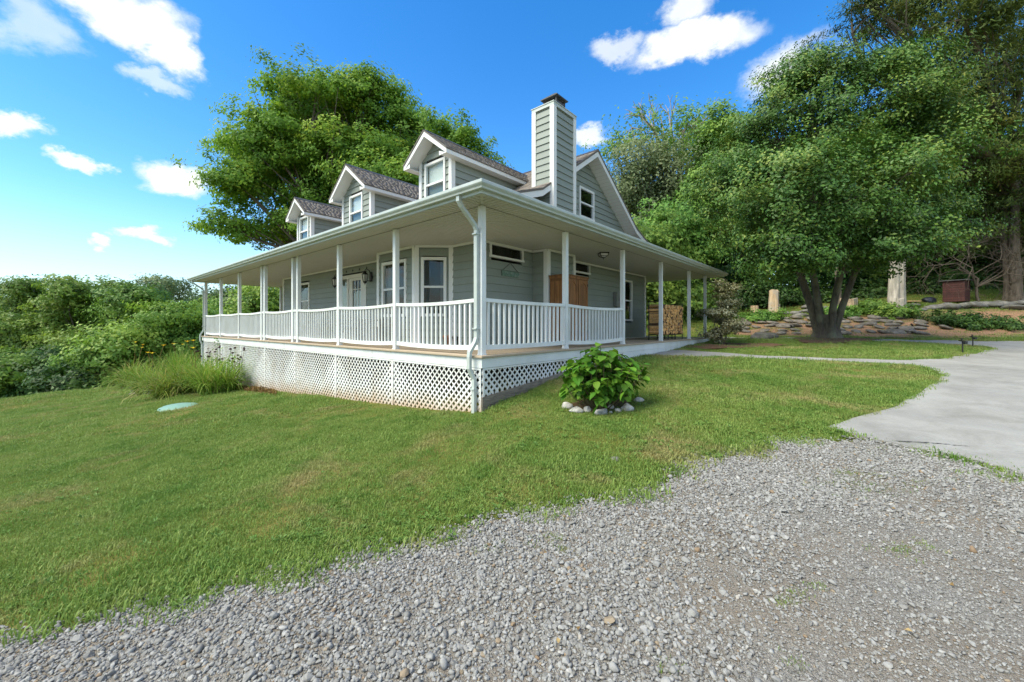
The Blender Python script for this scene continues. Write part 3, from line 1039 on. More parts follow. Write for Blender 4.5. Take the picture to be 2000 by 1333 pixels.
def build_walls():
    low = M['siding']
    # front wall left of the bay
    w = Wall((WA2, WB), (5.95, WB), (0, -1))
    p = wall_part('front_wall', w, 0, CEIL, True, True, False)
    S = lambda a: WA2 - a
    holes = [hole(S(12.1), S(11.13), .7, 2.12), (S(8.9), S(6.98), 0, 2.12)]
    siding(w, p, .02, CEIL - .05, low, None, holes)
    window(w, S(12.1), S(11.13), .7, 2.12, house, curtains=True)
    # entrance: frame, sidelight, door
    mb = MB()
    dz = 2.13
    slab(mb, w, S(8.92), S(6.97), -.03, .04, dz - .12, dz)
    for a in (8.92, 8.20, 7.07):
        slab(mb, w, S(a), S(a - .1), -.03, .036, 0, dz - .121)
    slab(mb, w, S(8.82), S(8.21), -.03, .01, 0, .25)
    fr = mb.build('door_frame', M['door'], house)
    d = MB()
    d0, d1 = S(8.10), S(7.08)
    g0, g1, gz0, gz1 = S(7.87), S(7.33), .28, 1.93
    slab(d, w, d0, g0, -.03, .012, 0.01, dz - .125); slab(d, w, g1, d1, -.03, .012, 0.01, dz - .125)
    slab(d, w, g0, g1, -.03, .012, 0.01, gz0); slab(d, w, g0, g1, -.03, .012, gz1, dz - .125)
    dr = d.build('door', M['door'], house)
    for k in (1, 2):
        q = g0 + (g1 - g0) * k / 3
        m_ = MB(); slab(m_, w, q - .012, q + .012, -.006, .008, gz0, gz1); m_.build('muntin', M['door'], dr)
    m_ = MB(); slab(m_, w, g0, g1, -.0055, .0075, 1.63, 1.655); m_.build('muntin', M['door'], dr)
    g = MB(); slab(g, w, g0, g1, -.02, -.014, gz0, gz1); g.build('pane', M['glass'], dr)
    # white lace curtain with an arched top behind the glass
    pts = [w.at(g0, -.05, gz0), w.at(g1, -.05, gz0), w.at(g1, -.05, 1.52)] + [w.at(g1 + (g0 - g1) * t, -.05, 1.52 + .09 * math.sin(math.pi * t)) for t in (.2, .4, .6, .8)] + [w.at(g0, -.05, 1.52)]
    off = Vector(w.at(0, -.06, 0)) - Vector(w.at(0, -.05, 0))
    MB().prism(pts, off).build('curtain', M['blind'], dr)
    k = MB(); k.tube([w.at(d1 - .07, .01, .98), w.at(d1 - .07, .07, .98)], .012, 8); k.tube([w.at(d1 - .07, .065, .98), w.at(d1 - .19, .065, .98)], .011, 8)
    k.build('handle', M['black'], dr)
    sl = MB(); slab(sl, w, S(8.82), S(8.21), -.02, -.012, .25, dz - .12); s_ = sl.build('sidelight', M['glass'], house)
    b = MB(); slab(b, w, S(8.82), S(8.21), -.07, -.06, .25, dz - .12); b.build('curtain', M['ceiling'], s_)
    rm = MB(); slab(rm, w, S(8.9), S(7.0), -.3, -.25, 0, dz); rm.build('room_behind', M['dark'], fr)
    # bay: far cheek, face, angled cheek
    w = Wall((5.95, WB), (5.28, 1.26), (.67 * .6, -.67))
    p = wall_part('bay_cheek_wall', w, 0, CEIL); siding(w, p, .02, CEIL - .05, low)
    w = Wall((5.28, 1.26), (3.58, 1.26), (0, -1))
    p = wall_part('bay_face_wall', w, 0, CEIL)
    siding(w, p, .02, CEIL - .05, low, None, [hole(.24, 1.36, .7, 2.15)])
    window(w, .24, 1.36, .7, 2.15, house, depth=.9, curtains=True)
    w = Wall((3.58, 1.26), (2.91, WB), (-.61, -.67))
    p = wall_part('bay_cheek_wall', w, 0, CEIL)
    siding(w, p, .02, CEIL - .05, low, None, [hole(.14, .76, .7, 2.15)])
    window(w, .14, .76, .7, 2.15, house, fw=.07, depth=.3, curtains=True)
    w = Wall((2.91, WB), (WA, WB), (0, -1))
    p = wall_part('front_wall', w, 0, CEIL, True, False, True)
    siding(w, p, .02, CEIL - .05, low)
    # side wall before and behind the chimney chase
    w = Wall((WA, WB), (WA, 3.73), (-1, 0))
    p = wall_part('side_wall', w, 0, CEIL, True, True, False)
    siding(w, p, .02, CEIL - .05, low, None, [hole(.22, 1.44, 2.08, 2.43)])
    window(w, .22, 1.44, 2.08, 2.425, house, rail=False, fw=.05)
    w = Wall((WA, 5.0), (WA, WB2), (-1, 0))
    p = wall_part('side_wall', w, 0, CEIL, True, False, True)
    siding(w, p, .02, CEIL - .05, low, None, [hole(.42, 1.64, 2.08, 2.43), hole(3.85, 4.75, .63, 2.15)])
    window(w, .42, 1.64, 2.08, 2.425, house, rail=False, fw=.05)
    window(w, 3.85, 4.75, .63, 2.15, house)
    # chase below the porch ceiling
    w = Wall((WA, 3.73), (1.4, 3.73), (0, -1)); p = wall_part('chase_wall', w, 0, CEIL, True, False, True); siding(w, p, .02, CEIL - .05, low)
    w = Wall((1.4, 3.73), (1.4, 5.0), (-1, 0)); p = wall_part('chase_wall', w, 0, CEIL); siding(w, p, .02, CEIL - .05, low)
    w = Wall((1.4, 5.0), (WA, 5.0), (0, 1)); p = wall_part('chase_wall', w, 0, CEIL); siding(w, p, .02, CEIL - .05, low)
    # walls turned away from the road
    w = Wall((WA, WB2), (WA2, WB2), (0, 1)); p = wall_part('back_wall', w, 0, CEIL); siding(w, p, .02, CEIL - .05, low)
    w = Wall((WA2, WB2), (WA2, WB), (1, 0)); p = wall_part('end_wall', w, 0, CEIL); siding(w, p, .02, CEIL - .05, low)
    # gable walls above the porch roof
    ridge_b = 6.43
    for (a, nn) in ((WA, -1), (WA2, 1)):
        w = Wall((a, 1.4), (a, 11.46), (nn, 0))

        def rf(z):
            # underside of the roof: steep part and the flared foot
            if z < 3.84:
                t = max(0.0, (z - 3.10) / .337)
                return (t, 10.06 - t)
            t = 2.2 + (z - 3.84) / .67
            return (min(t, 5.0), max(10.06 - t, 5.06))
        mb = MB(); slab(mb, w, .5, 9.56, -.02, .02, 3.05, 3.12)
        p = mb.build('gable_wall', M['trim'], house)
        hs = [hole(4.6, 5.5, 3.8, 4.76)] if nn < 0 else []
        siding(w, p, 3.10, 5.72, M['siding'], rf, hs)
        if nn < 0:
            window(w, 4.6, 5.5, 3.8, 4.76, house, fw=.07, depth=.4)


build_walls()


def ring(mb, prof, a0, a1, b0, b1, close=True):
    """sweep a profile (outward offset, z) round the rectangle with square mitres"""
    k = len(mb.v)
    for (o, z) in prof:
        for (a, b) in ((a0 - o, b0 - o), (a1 + o, b0 - o), (a1 + o, b1 + o), (a0 - o, b1 + o)):
            mb.v.append(P(a, b, z))
    n = len(prof)
    for i in range(n if close else n - 1):
        for j in range(4):
            p, q = k + i * 4 + j, k + i * 4 + (j + 1) % 4
            r, t = k + ((i + 1) % n) * 4 + (j + 1) % 4, k + ((i + 1) % n) * 4 + j
            mb.f.append((p, q, r, t))
    return mb


def build_porch():
    # deck boards, nosing and fascia
    dk = ring(MB(), [(0, -.2), (.115, -.2), (.115, -.04), (0, -.04)], 0, 17.64, 0, 12.4).build('deck_fascia', M['white'], house)
    # joints between the fascia boards
    for a in (3.2, 8.1, 13.0):
        MB().hbox(a - .003, a + .003, -.1165, -.10, -.199, -.041).build('fascia_joint', M['seam'], dk)
    MB().hbox(-.1165, -.10, 2.85, 2.856, -.199, -.041).build('fascia_joint', M['seam'], dk)
    deck = ring(MB(), [(-.02, -.038), (.15, -.038), (.155, -.03), (.155, -.005), (.15, 0), (-.02, 0)], 0, 17.64, 0, 12.4).build('porch_deck', M['deck'], house)
    n = 14
    bw = (WA + .02) / n
    for i in range(n):
        x0, x1 = .025 + i * bw, .025 + (i + 1) * bw - .006
        MB().hbox(.025, 17.6, x0, x1, -.035, -.001).build('deck_board', M['deck'], deck)          # front
        MB().hbox(x0, x1, 1.94, 12.37, -.035, -.001).build('deck_board', M['deck'], deck)      # side
    MB().hbox(WA2, 17.6, 1.94, 12.37, -.035, -.002).build('deck_board', M['deck'], deck)
    MB().hbox(1.94, WA2, WB2, 12.37, -.035, -.002).build('deck_board', M['deck'], deck)
    # posts
    hw = .047
    front = [0, 2.478, 4.903, 7.352, 7.70, 10.005, 10.29, 12.742, 15.189, 17.64]
    side = [2.444, 5.105, 7.73, 10.40, 12.35]

    def post(a, b):
        mb = MB()
        mb.hbox(a - hw, a + hw, b - hw, b + hw, 0.001, CEIL - .012)
        mb.hbox(a - hw - .008, a + hw + .008, b - hw - .008, b + hw + .008, .0005, .02)
        mb.build('porch_post', M['white'], house)
    for a in front: post(a, 0)
    for b in side: post(0, b)
    for b in (3.1, 6.2, 9.3, 12.35): post(17.64, b)
    for a in (3.5, 7.0, 10.5, 14.0): post(a, 12.35)

    # railings that sag a little between the posts
    bal = MB().box(-.017, .017, -.017, .017, 0, .75).mesh('baluster')

    def railing(p, q, n, sag):
        w = Wall(p, q, (0, -1) if p[1] == q[1] else (-1, 0))
        s0, s1 = hw, w.len - hw
        K = 10
        r = None

        def dz(s):
            t = (s - s0) / (s1 - s0)
            return -sag * 4 * t * (1 - t)
        for (z0, z1, hw_) in ((.872, .932, .035), (.085, .165, .022)):
            mb = MB()
            for i in range(K):
                u0, u1 = s0 + (s1 - s0) * i / K, s0 + (s1 - s0) * (i + 1) / K
                d0, d1 = dz(u0), dz(u1)
                mb.hexa([w.at(u0, -hw_, z0 + d0), w.at(u1, -hw_, z0 + d1), w.at(u1, hw_, z0 + d1), w.at(u0, hw_, z0 + d0),
                         w.at(u0, -hw_, z1 + d0), w.at(u1, -hw_, z1 + d1), w.at(u1, hw_, z1 + d1), w.at(u0, hw_, z1 + d0)])
            if r is None:
                r = mb.build('railing', M['white'], house)
            else:
                mb.build('bottom_rail', M['white'], r)
        for i in range(n):
            s = s0 + (s1 - s0) * (i + .75) / (n + .5)
            x, y, z = w.at(s, 0, .14 + dz(s))
            o = link('baluster', bal, M['white'], r)
            o.location = (x, y, z)
    for i in range(len(front) - 1):
        L_ = front[i + 1] - front[i]
        railing((front[i], 0), (front[i + 1], 0), max(2, round(L_ / .135)), .030 if L_ > 1 else .0)
    railing((0, 0), (0, side[0]), 17, .012)
    railing((0, side[0]), (0, side[1]), 18, .034)
    for b0, b1 in ((0, 3.1), (3.1, 6.2)):
        railing((17.64, b0), (17.64, b1), 22, .02)

    # ceiling: grooved vinyl panels at right angles to the eaves, mitred at the corners
    pitch, g = .1016, .03

    def groove(lo, hi, inner, axis):
        mb = MB()
        s = lo
        while s < hi - .02:
            e = min(s + pitch, hi)
            f0, f1 = s, e - g
            lim0, lim1 = min(inner, f0 + .0), min(inner, f1)
            lm = min(inner, f1 + g)

            def q(t, o, z):
                return P(t, o, z) if axis == 'a' else P(o, t, z)
            o0 = EA0
            if lim1 > o0 + .01:
                mb.add([q(f0, o0, CEIL), q(f1, o0, CEIL), q(f1, lim1, CEIL), q(f0, max(lim0, o0), CEIL)], [(0, 1, 2, 3)])
                mb.add([q(f1, o0, CEIL), q(f1 + g / 2, o0, CEIL + .05), q(f1 + g / 2, lm, CEIL + .05), q(f1, lim1, CEIL)], [(0, 1, 2, 3)])
                mb.add([q(f1 + g / 2, o0, CEIL + .05), q(f1 + g, o0, CEIL), q(f1 + g, lm, CEIL), q(f1 + g / 2, lm, CEIL + .05)], [(0, 1, 2, 3)])
            s = e
        return mb
    c = groove(EA0, EA1, 2.2, 'a').build('porch_ceiling', M['ceiling'], house)
    groove(EB0, EB1, 2.2, 'b').build('porch_ceiling', M['ceiling'], house)
    MB().hbox(WA2 - .1, EA1, 2.0, EB1, CEIL + .002, CEIL + .02).build('porch_ceiling', M['ceiling'], house)
    MB().hbox(1.9, WA2, WB2 - .1, EB1, CEIL + .003, CEIL + .021).build('porch_ceiling', M['ceiling'], house)
    # seam strips along the post line and mitre strip
    mb = MB(); mb.hbox(.05, 17.6, -.006, .006, CEIL - .006, CEIL - .001); mb.build('ceiling_seam', M['seam'], c)
    mb = MB(); mb.hbox(-.006, .006, .05, 12.3, CEIL - .006, CEIL - .001); mb.build('ceiling_seam', M['seam'], c)
    mb = MB(); mb.add([P(EA0, EA0 + .03, CEIL - .004), P(EA0 + .03, EA0, CEIL - .004), P(-.05, -.08, CEIL - .004), P(-.08, -.05, CEIL - .004)], [(0, 1, 2, 3)]); mb.build('ceiling_mitre', M['ceiling'], c)
    # fascia and gutter
    ring(MB(), [(-.03, CEIL - .012), (.012, CEIL - .012), (.012, CEIL + .14), (-.03, CEIL + .14)], EA0, EA1, EB0, EB1).build('eave_fascia', M['gutter'], house)
    gp_ = [(.014, .145), (.014, .035), (.085, .035), (.092, .06), (.118, .085), (.128, .10), (.128, .14), (.12, .147), (.112, .14), (.112, .105), (.08, .07), (.05, .048), (.022, .048), (.022, .145)]
    ring(MB(), [(o, CEIL + z) for o, z in gp_], EA0, EA1, EB0, EB1).build('gutter', M['gutter'], house)


build_porch()


def shingle_slope(mb_list, p0, p1, q0, q1, thick=.012, course=.14, tab=.17, seed=1):
    """stepped courses of separate tabs between eave line p0-p1 and ridge line q0-q1 (3D points, house local)"""
    r = random.Random(seed)
    p0, p1, q0, q1 = map(Vector, (p0, p1, q0, q1))
    up = ((q0 + q1) / 2 - (p0 + p1) / 2)
    n = max(1, int(up.length / course))
    nrm = (p1 - p0).cross(up).normalized()
    if nrm.z < 0: nrm = -nrm
    V, Fq, R = mb_list
    for i in range(n):
        t0, t1 = i / n, (i + 1.12) / n
        t1 = min(1, t1)
        e0, e1 = p0.lerp(q0, t0), p1.lerp(q1, t0)
        f0, f1 = p0.lerp(q0, t1), p1.lerp(q1, t1)
        L_ = (e1 - e0).length
        s = -r.uniform(0, tab)
        while s < L_:
            wd = r.uniform(.6, 1.3) * tab
            a, b = max(0, s) / L_, min(L_, s + wd - .004) / L_
            s += wd
            if b <= a or b <= 0: continue
            h = thick * r.uniform(.8, 1.6)
            x = [e0.lerp(e1, a), e0.lerp(e1, b), f0.lerp(f1, b), f0.lerp(f1, a)]
            k = len(V)
            V += [x[0], x[1], x[2], x[3], x[0] + nrm * h, x[1] + nrm * h, x[2] + nrm * .002, x[3] + nrm * .002]
            for fc in ((4, 5, 6, 7), (0, 1, 5, 4), (1, 2, 6, 5), (3, 0, 4, 7)):
                Fq.append([k + j for j in fc])
            v = min(1, max(0, r.gauss(.5, .24)))
            R += [v] * 4


def shingle_obj(name, lists, parent):
    V, Fq, R = lists
    me = np_mesh(name, np.array([tuple(v) for v in V]), np.array(Fq), np.array(R))
    return link(name, me, M['shingle'], parent)


def build_roof():
    # porch roof: four low slopes
    zo, zi = CEIL + .13, CEIL + .13 + .337 * 2.35
    mb = MB()
    o = [P(EA0 + .02, EB0 + .02, zo), P(EA1 - .02, EB0 + .02, zo), P(EA1 - .02, EB1 - .02, zo), P(EA0 + .02, EB1 - .02, zo)]
    i = [P(WA + .02, WB + .02, zi), P(WA2 - .02, WB + .02, zi), P(WA2 - .02, WB2 - .02, zi), P(WA + .02, WB2 - .02, zi)]
    o2 = [(x, y, z - .03) for x, y, z in o]
    mb.add(o + i + o2, [(0, 1, 5, 4), (1, 2, 6, 5), (2, 3, 7, 6), (3, 0, 4, 7), (8, 9, 1, 0), (9, 10, 2, 1), (10, 11, 3, 2), (11, 8, 0, 3)])
    mb.build('porch_roof', M['shingle'], house)
    # main roof: ridge along the front, flared foot
    prof = [(1.4, 3.24), (3.6, 3.98), (6.43, 5.874), (9.26, 3.98), (11.46, 3.24)]
    ra0, ra1 = 1.47, 14.2
    under = [(b, z - .055) for b, z in prof]
    low = [(b, z - .20) for b, z in prof]
    # soffit and rake boards (white slab under the shingles)
    k = MB()
    poly = [P(ra0, b, z) for b, z in under] + [P(ra0, b, z) for b, z in low[::-1]]
    n = len(prof)
    for j in range(n - 1):
        c = [P(ra0, low[j][0], low[j][1]), P(ra1, low[j][0], low[j][1]), P(ra1, low[j + 1][0], low[j + 1][1]), P(ra0, low[j + 1][0], low[j + 1][1]),
             P(ra0, under[j][0], under[j][1]), P(ra1, under[j][0], under[j][1]), P(ra1, under[j + 1][0], under[j + 1][1]), P(ra0, under[j + 1][0], under[j + 1][1])]
        k.hexa(c)
    roof = k.build('main_roof', M['trim'], house)
    for (x0, x1) in ((ra0 - .025, ra0 - .002), (ra1 + .002, ra1 + .025)):
        r = MB()
        for j in range(n - 1):
            r.hexa([P(x0, low[j][0], low[j][1] - .012), P(x1, low[j][0], low[j][1] - .012), P(x1, low[j + 1][0], low[j + 1][1] - .012), P(x0, low[j + 1][0], low[j + 1][1] - .012),
                    P(x0, under[j][0], under[j][1] + .003), P(x1, under[j][0], under[j][1] + .003), P(x1, under[j + 1][0], under[j + 1][1] + .003), P(x0, under[j + 1][0], under[j + 1][1] + .003)])
        r.build('rake_board', M['trim'], roof)
    # grooves of the rake soffit: thin battens across it
    sf = MB()
    for j in range(1, 3):
        b0, z0 = low[j]; b1, z1 = low[j + 1]
        d = Vector((b1 - b0, z1 - z0)); m_ = int(d.length / .14)
        for q in range(1, m_):
            b = b0 + (b1 - b0) * q / m_; z = z0 + (z1 - z0) * q / m_
            sf.hbox(ra0 + .002, WA - .03, b - .004, b + .004, z - .007, z - .001)
    sf.build('soffit_line', M['ceiling'], roof)
    lists = ([], [], [])
    base = MB()
    for j in range(n - 1):
        (b0, z0), (b1, z1) = prof[j], prof[j + 1]
        if j < 2:
            shingle_slope(lists, P(ra0 - .04, b0, z0), P(ra1 + .04, b0, z0), P(ra0 - .04, b1, z1), P(ra1 + .04, b1, z1), seed=j + 3, course=.15)
        base.hexa([P(ra0 - .04, b0, z0 - .054), P(ra1 + .04, b0, z0 - .054), P(ra1 + .04, b1, z1 - .054), P(ra0 - .04, b1, z1 - .054),
                   P(ra0 - .04, b0, z0), P(ra1 + .04, b0, z0), P(ra1 + .04, b1, z1), P(ra0 - .04, b1, z1)])
    base.build('roof_deck', M['shingle'], roof)
    shingle_obj('shingles', lists, roof)['kind'] = 'stuff'
    cap = MB()
    cap.add([P(ra0 - .04, 6.27, 5.79), P(ra1 + .04, 6.27, 5.79), P(ra1 + .04, 6.43, 5.90), P(ra0 - .04, 6.43, 5.90), P(ra0 - .04, 6.59, 5.79), P(ra1 + .04, 6.59, 5.79)], [(0, 1, 2, 3), (3, 2, 5, 4)])
    cap.build('ridge_cap', M['cap'], roof)


build_roof()


def build_dormer(ac, hw, rhw, seed):
    """gabled dormer on the front slope: wall half width hw, roof half width rhw"""
    bf, bo = 2.0, 1.64                     # wall plane, front edge of the roof
    ze, sl = 4.80, .75                     # eave height at the roof edge, pitch
    zr = ze + rhw * sl
    zw = ze + (rhw - hw) * sl              # roof height over the side wall
    zb = 3.05
    d = empty('dormer', P(ac, bf, zb), 0, house)
    d.location = (0, 0, 0)
    w = Wall((ac + hw, bf), (ac - hw, bf), (0, -1))
    ws = Wall((ac - hw, bf), (ac - hw, 6.2), (-1, 0))
    wl = Wall((ac + hw, bf), (ac + hw, 6.2), (1, 0))
    for (x, t0, t1) in ((wl, -.042, .07), (ws, 2 * hw - .07, 2 * hw + .042)):
        cb = MB(); slab(cb, w, t0, t1, .0, .042, zb, zw - .12); slab(cb, x, .0005, .085, .0, .0425, zb, zw - .1205)
        cb.build('corner_board', M['trim'], d)
    # front siding with window
    def rf(z):
        if z <= zw - .13: return (0.05, 2 * hw - .05)
        t = max(0, (z - (zw - .13)) / sl)
        return (min(t, hw - .01), max(2 * hw - t, hw + .01))
    wh = .85
    s0, s1 = hw - wh / 2, hw + wh / 2
    siding(w, d, zb, zr - .14, M['siding'], rf, [hole(s0, s1, 3.62, 4.77)])
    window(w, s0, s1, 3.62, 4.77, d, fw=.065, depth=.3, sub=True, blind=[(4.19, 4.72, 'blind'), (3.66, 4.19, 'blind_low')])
    # cheeks, cut by the main roof below
    for x in (ws, wl):
        def rs(z):
            b = 3.6 + max(0, z - 3.98) / .67 if z > 3.98 else max(2.05, 1.4 + (z - 3.24) / .337)
            return (.06, max(.08, b - bf + .2))
        siding(x, d, zb + .3, zw - .14, M['siding'], rs)
    # roof: white soffit slab, fascia, shingles
    bend = 3.6 + (zr - 3.98) / .67 + .05
    beav = 3.6 + (ze - 3.98) / .67 + .1
    k = MB()
    for sg in (-1, 1):
        E = ac + sg * rhw
        top = [P(E, bo, ze - .03), P(E, beav, ze - .03), P(ac, bend, zr - .03), P(ac, bo, zr - .03)]
        bot = [(x, y, z - .12) for x, y, z in top]
        k.add(bot + top, [(0, 1, 2, 3), (4, 5, 6, 7), (0, 1, 5, 4), (3, 0, 4, 7), (1, 2, 6, 5)])
    k.build('dormer_roof', M['trim'], d)
    # rake boards with plumb returns, eave fascia
    r = MB()
    for sg in (-1, 1):
        E = ac + sg * (rhw + .003)
        r.hexa([P(E, bo - .022, ze - .165), P(E, bo - .001, ze - .165), P(ac, bo - .001, zr - .165), P(ac, bo - .022, zr - .165),
                P(E, bo - .022, ze - .028), P(E, bo - .001, ze - .028), P(ac, bo - .001, zr - .028), P(ac, bo - .022, zr - .028)])
        x0, x1 = sorted((ac + sg * (rhw + .02), ac + sg * (rhw - .004)))
        r.hbox(x0, x1, bo - .024, beav - .05, ze - .165, ze - .03)
        # boxed return below the rake end
        x0, x1 = sorted((ac + sg * (rhw - .001), ac + sg * (hw + .031)))
        r.hbox(x0, x1, bo - .021, beav - .25, ze - .166, ze - .145)
        r.add([P(E, bo - .0225, ze - .166), P(ac + sg * (hw - .02), bo - .0225, ze - .166), P(ac + sg * (hw - .02), bo - .0225, ze - .06), P(E, bo - .0225, ze - .16)], [(0, 1, 2, 3)])
    r.build('dormer_fascia', M['trim'], d)
    lists = ([], [], [])
    for sg in (-1, 1):
        shingle_slope(lists, P(ac + sg * (rhw + .03), bo - .04, ze - .045), P(ac + sg * (rhw + .03), beav, ze - .045), P(ac, bo - .04, zr), P(ac, bend, zr), seed=seed + sg, course=.135)
        k2 = MB()
        top = [P(ac + sg * (rhw + .03), bo - .04, ze - .046), P(ac + sg * (rhw + .03), beav, ze - .046), P(ac, bend, zr - .002), P(ac, bo - .04, zr - .002)]
        bot = [(x, y, z - .024) for x, y, z in top]
        k2.hexa(bot + top)
        k2.build('roof_deck', M['shingle'], d)
    shingle_obj('shingles', lists, d)['kind'] = 'stuff'
    c = MB()
    c.add([P(ac - .12, bo - .045, zr - .07), P(ac - .12, bend, zr - .07), P(ac, bend, zr + .022), P(ac, bo - .045, zr + .022), P(ac + .12, bo - .045, zr - .07), P(ac + .12, bend, zr - .07)], [(0, 1, 2, 3), (3, 2, 5, 4)])
    c.build('ridge_cap', M['cap'], d)


build_dormer(3.73, .63, .865, 21)
build_dormer(7.84, .91, 1.15, 31)
build_dormer(11.95, .63, .865, 41)


def build_chimney():
    a0, a1, b0, b1, zt = 1.40, 2.04, 4.0, 5.0, 6.22
    ch = empty('chimney', (0, 0, 0), 0, house)
    t = .085
    for (a, b) in ((a0, b0), (a0, b1), (a1, b0), (a1, b1)):
        mb = MB()
        sa = -1 if a == a0 else 1; sb = -1 if b == b0 else 1
        x0, x1 = sorted((a + sa * .044, a - sa * t)); y0, y1 = sorted((b + sb * .044, b - sb * t))
        mb.hbox(x0, x1, *sorted((b + sb * .044, b + sb * .004)), 2.9, zt)
        mb.hbox(*sorted((a + sa * .044, a + sa * .004)), *sorted((b + sb * .0041, b - sb * t)), 2.9, zt)

        mb.build('corner_board', M['trim'], ch)
    for (p, q, n) in (((a1, b0), (a0, b0), (0, -1)), ((a0, b0), (a0, b1), (-1, 0)), ((a0, b1), (a1, b1), (0, 1)), ((a1, b1), (a1, b0), (1, 0))):
        siding(Wall(p, q, n), ch, 2.95, zt, M['siding'])
    s = MB(); s.hbox(a0 - .045, a1 + .045, b0 - .045, b1 + .045, zt, zt + .10); s.hbox(a0 - .06, a1 + .06, b0 - .06, b1 + .06, zt + .085, zt + .105)
    s.build('chimney_crown', M['gutter'], ch)
    ac, bc = (a0 + a1) / 2, (b0 + b1) / 2
    h = MB()
    q = .20
    for (x, y) in ((-1, -1), (1, -1), (1, 1), (-1, 1)):
        h.hbox(ac + x * q - .015, ac + x * q + .015, bc + y * q - .015, bc + y * q + .015, zt + .105, zt + .42)
    h.hbox(ac - q, ac + q, bc - q - .012, bc - q, zt + .105, zt + .30)
    for z in (.28, .40):
        for (x0, x1, y0, y1) in ((-q, q, q, q + .008), (q, q + .008, -q, q), (-q - .008, -q, -q, q)):
            h.hbox(ac + x0, ac + x1, bc + y0, bc + y1, zt + z, zt + z + .05)
    h.hbox(ac + .05, ac + q, bc - q + .01, bc + q, zt + .105, zt + .30)
    h.build('chimney_shroud', M['cap'], ch)
    c = MB(); e = .275
    c.add([P(ac - e, bc - e, zt + .42), P(ac + e, bc - e, zt + .42), P(ac + e, bc + e, zt + .42), P(ac - e, bc + e, zt + .42),
           P(ac - e, bc - e, zt + .445), P(ac + e, bc - e, zt + .445), P(ac + e, bc + e, zt + .445), P(ac - e, bc + e, zt + .445),
           P(ac - .05, bc - .05, zt + .62), P(ac + .05, bc - .05, zt + .62), P(ac + .05, bc + .05, zt + .62), P(ac - .05, bc + .05, zt + .62)],
          [(0, 3, 2, 1), (0, 1, 5, 4), (1, 2, 6, 5), (2, 3, 7, 6), (3, 0, 4, 7), (4, 5, 9, 8), (5, 6, 10, 9), (6, 7, 11, 10), (7, 4, 8, 11), (8, 9, 10, 11)])
    c.build('chimney_cap', M['cap'], ch)


build_chimney()


def clip_seg(poly, p, d):
    """clip the line p + t d to a convex polygon; returns (t0, t1) or None"""
    t0, t1 = -1e9, 1e9
    n = len(poly)
    ar = sum(poly[i][0] * poly[(i + 1) % n][1] - poly[(i + 1) % n][0] * poly[i][1] for i in range(n))
    for i in range(n):
        x0, y0 = poly[i]; x1, y1 = poly[(i + 1) % n]
        nx, ny = (y0 - y1, x1 - x0)
        if ar < 0: nx, ny = -nx, -ny
        den = nx * d[0] + ny * d[1]
        num = nx * (p[0] - x0) + ny * (p[1] - y0)
        if abs(den) < 1e-9:
            if num < 0: return None
            continue
        t = -num / den
        if den > 0: t0 = max(t0, t)
        else: t1 = min(t1, t)
    return (t0, t1) if t1 - t0 > .02 else None


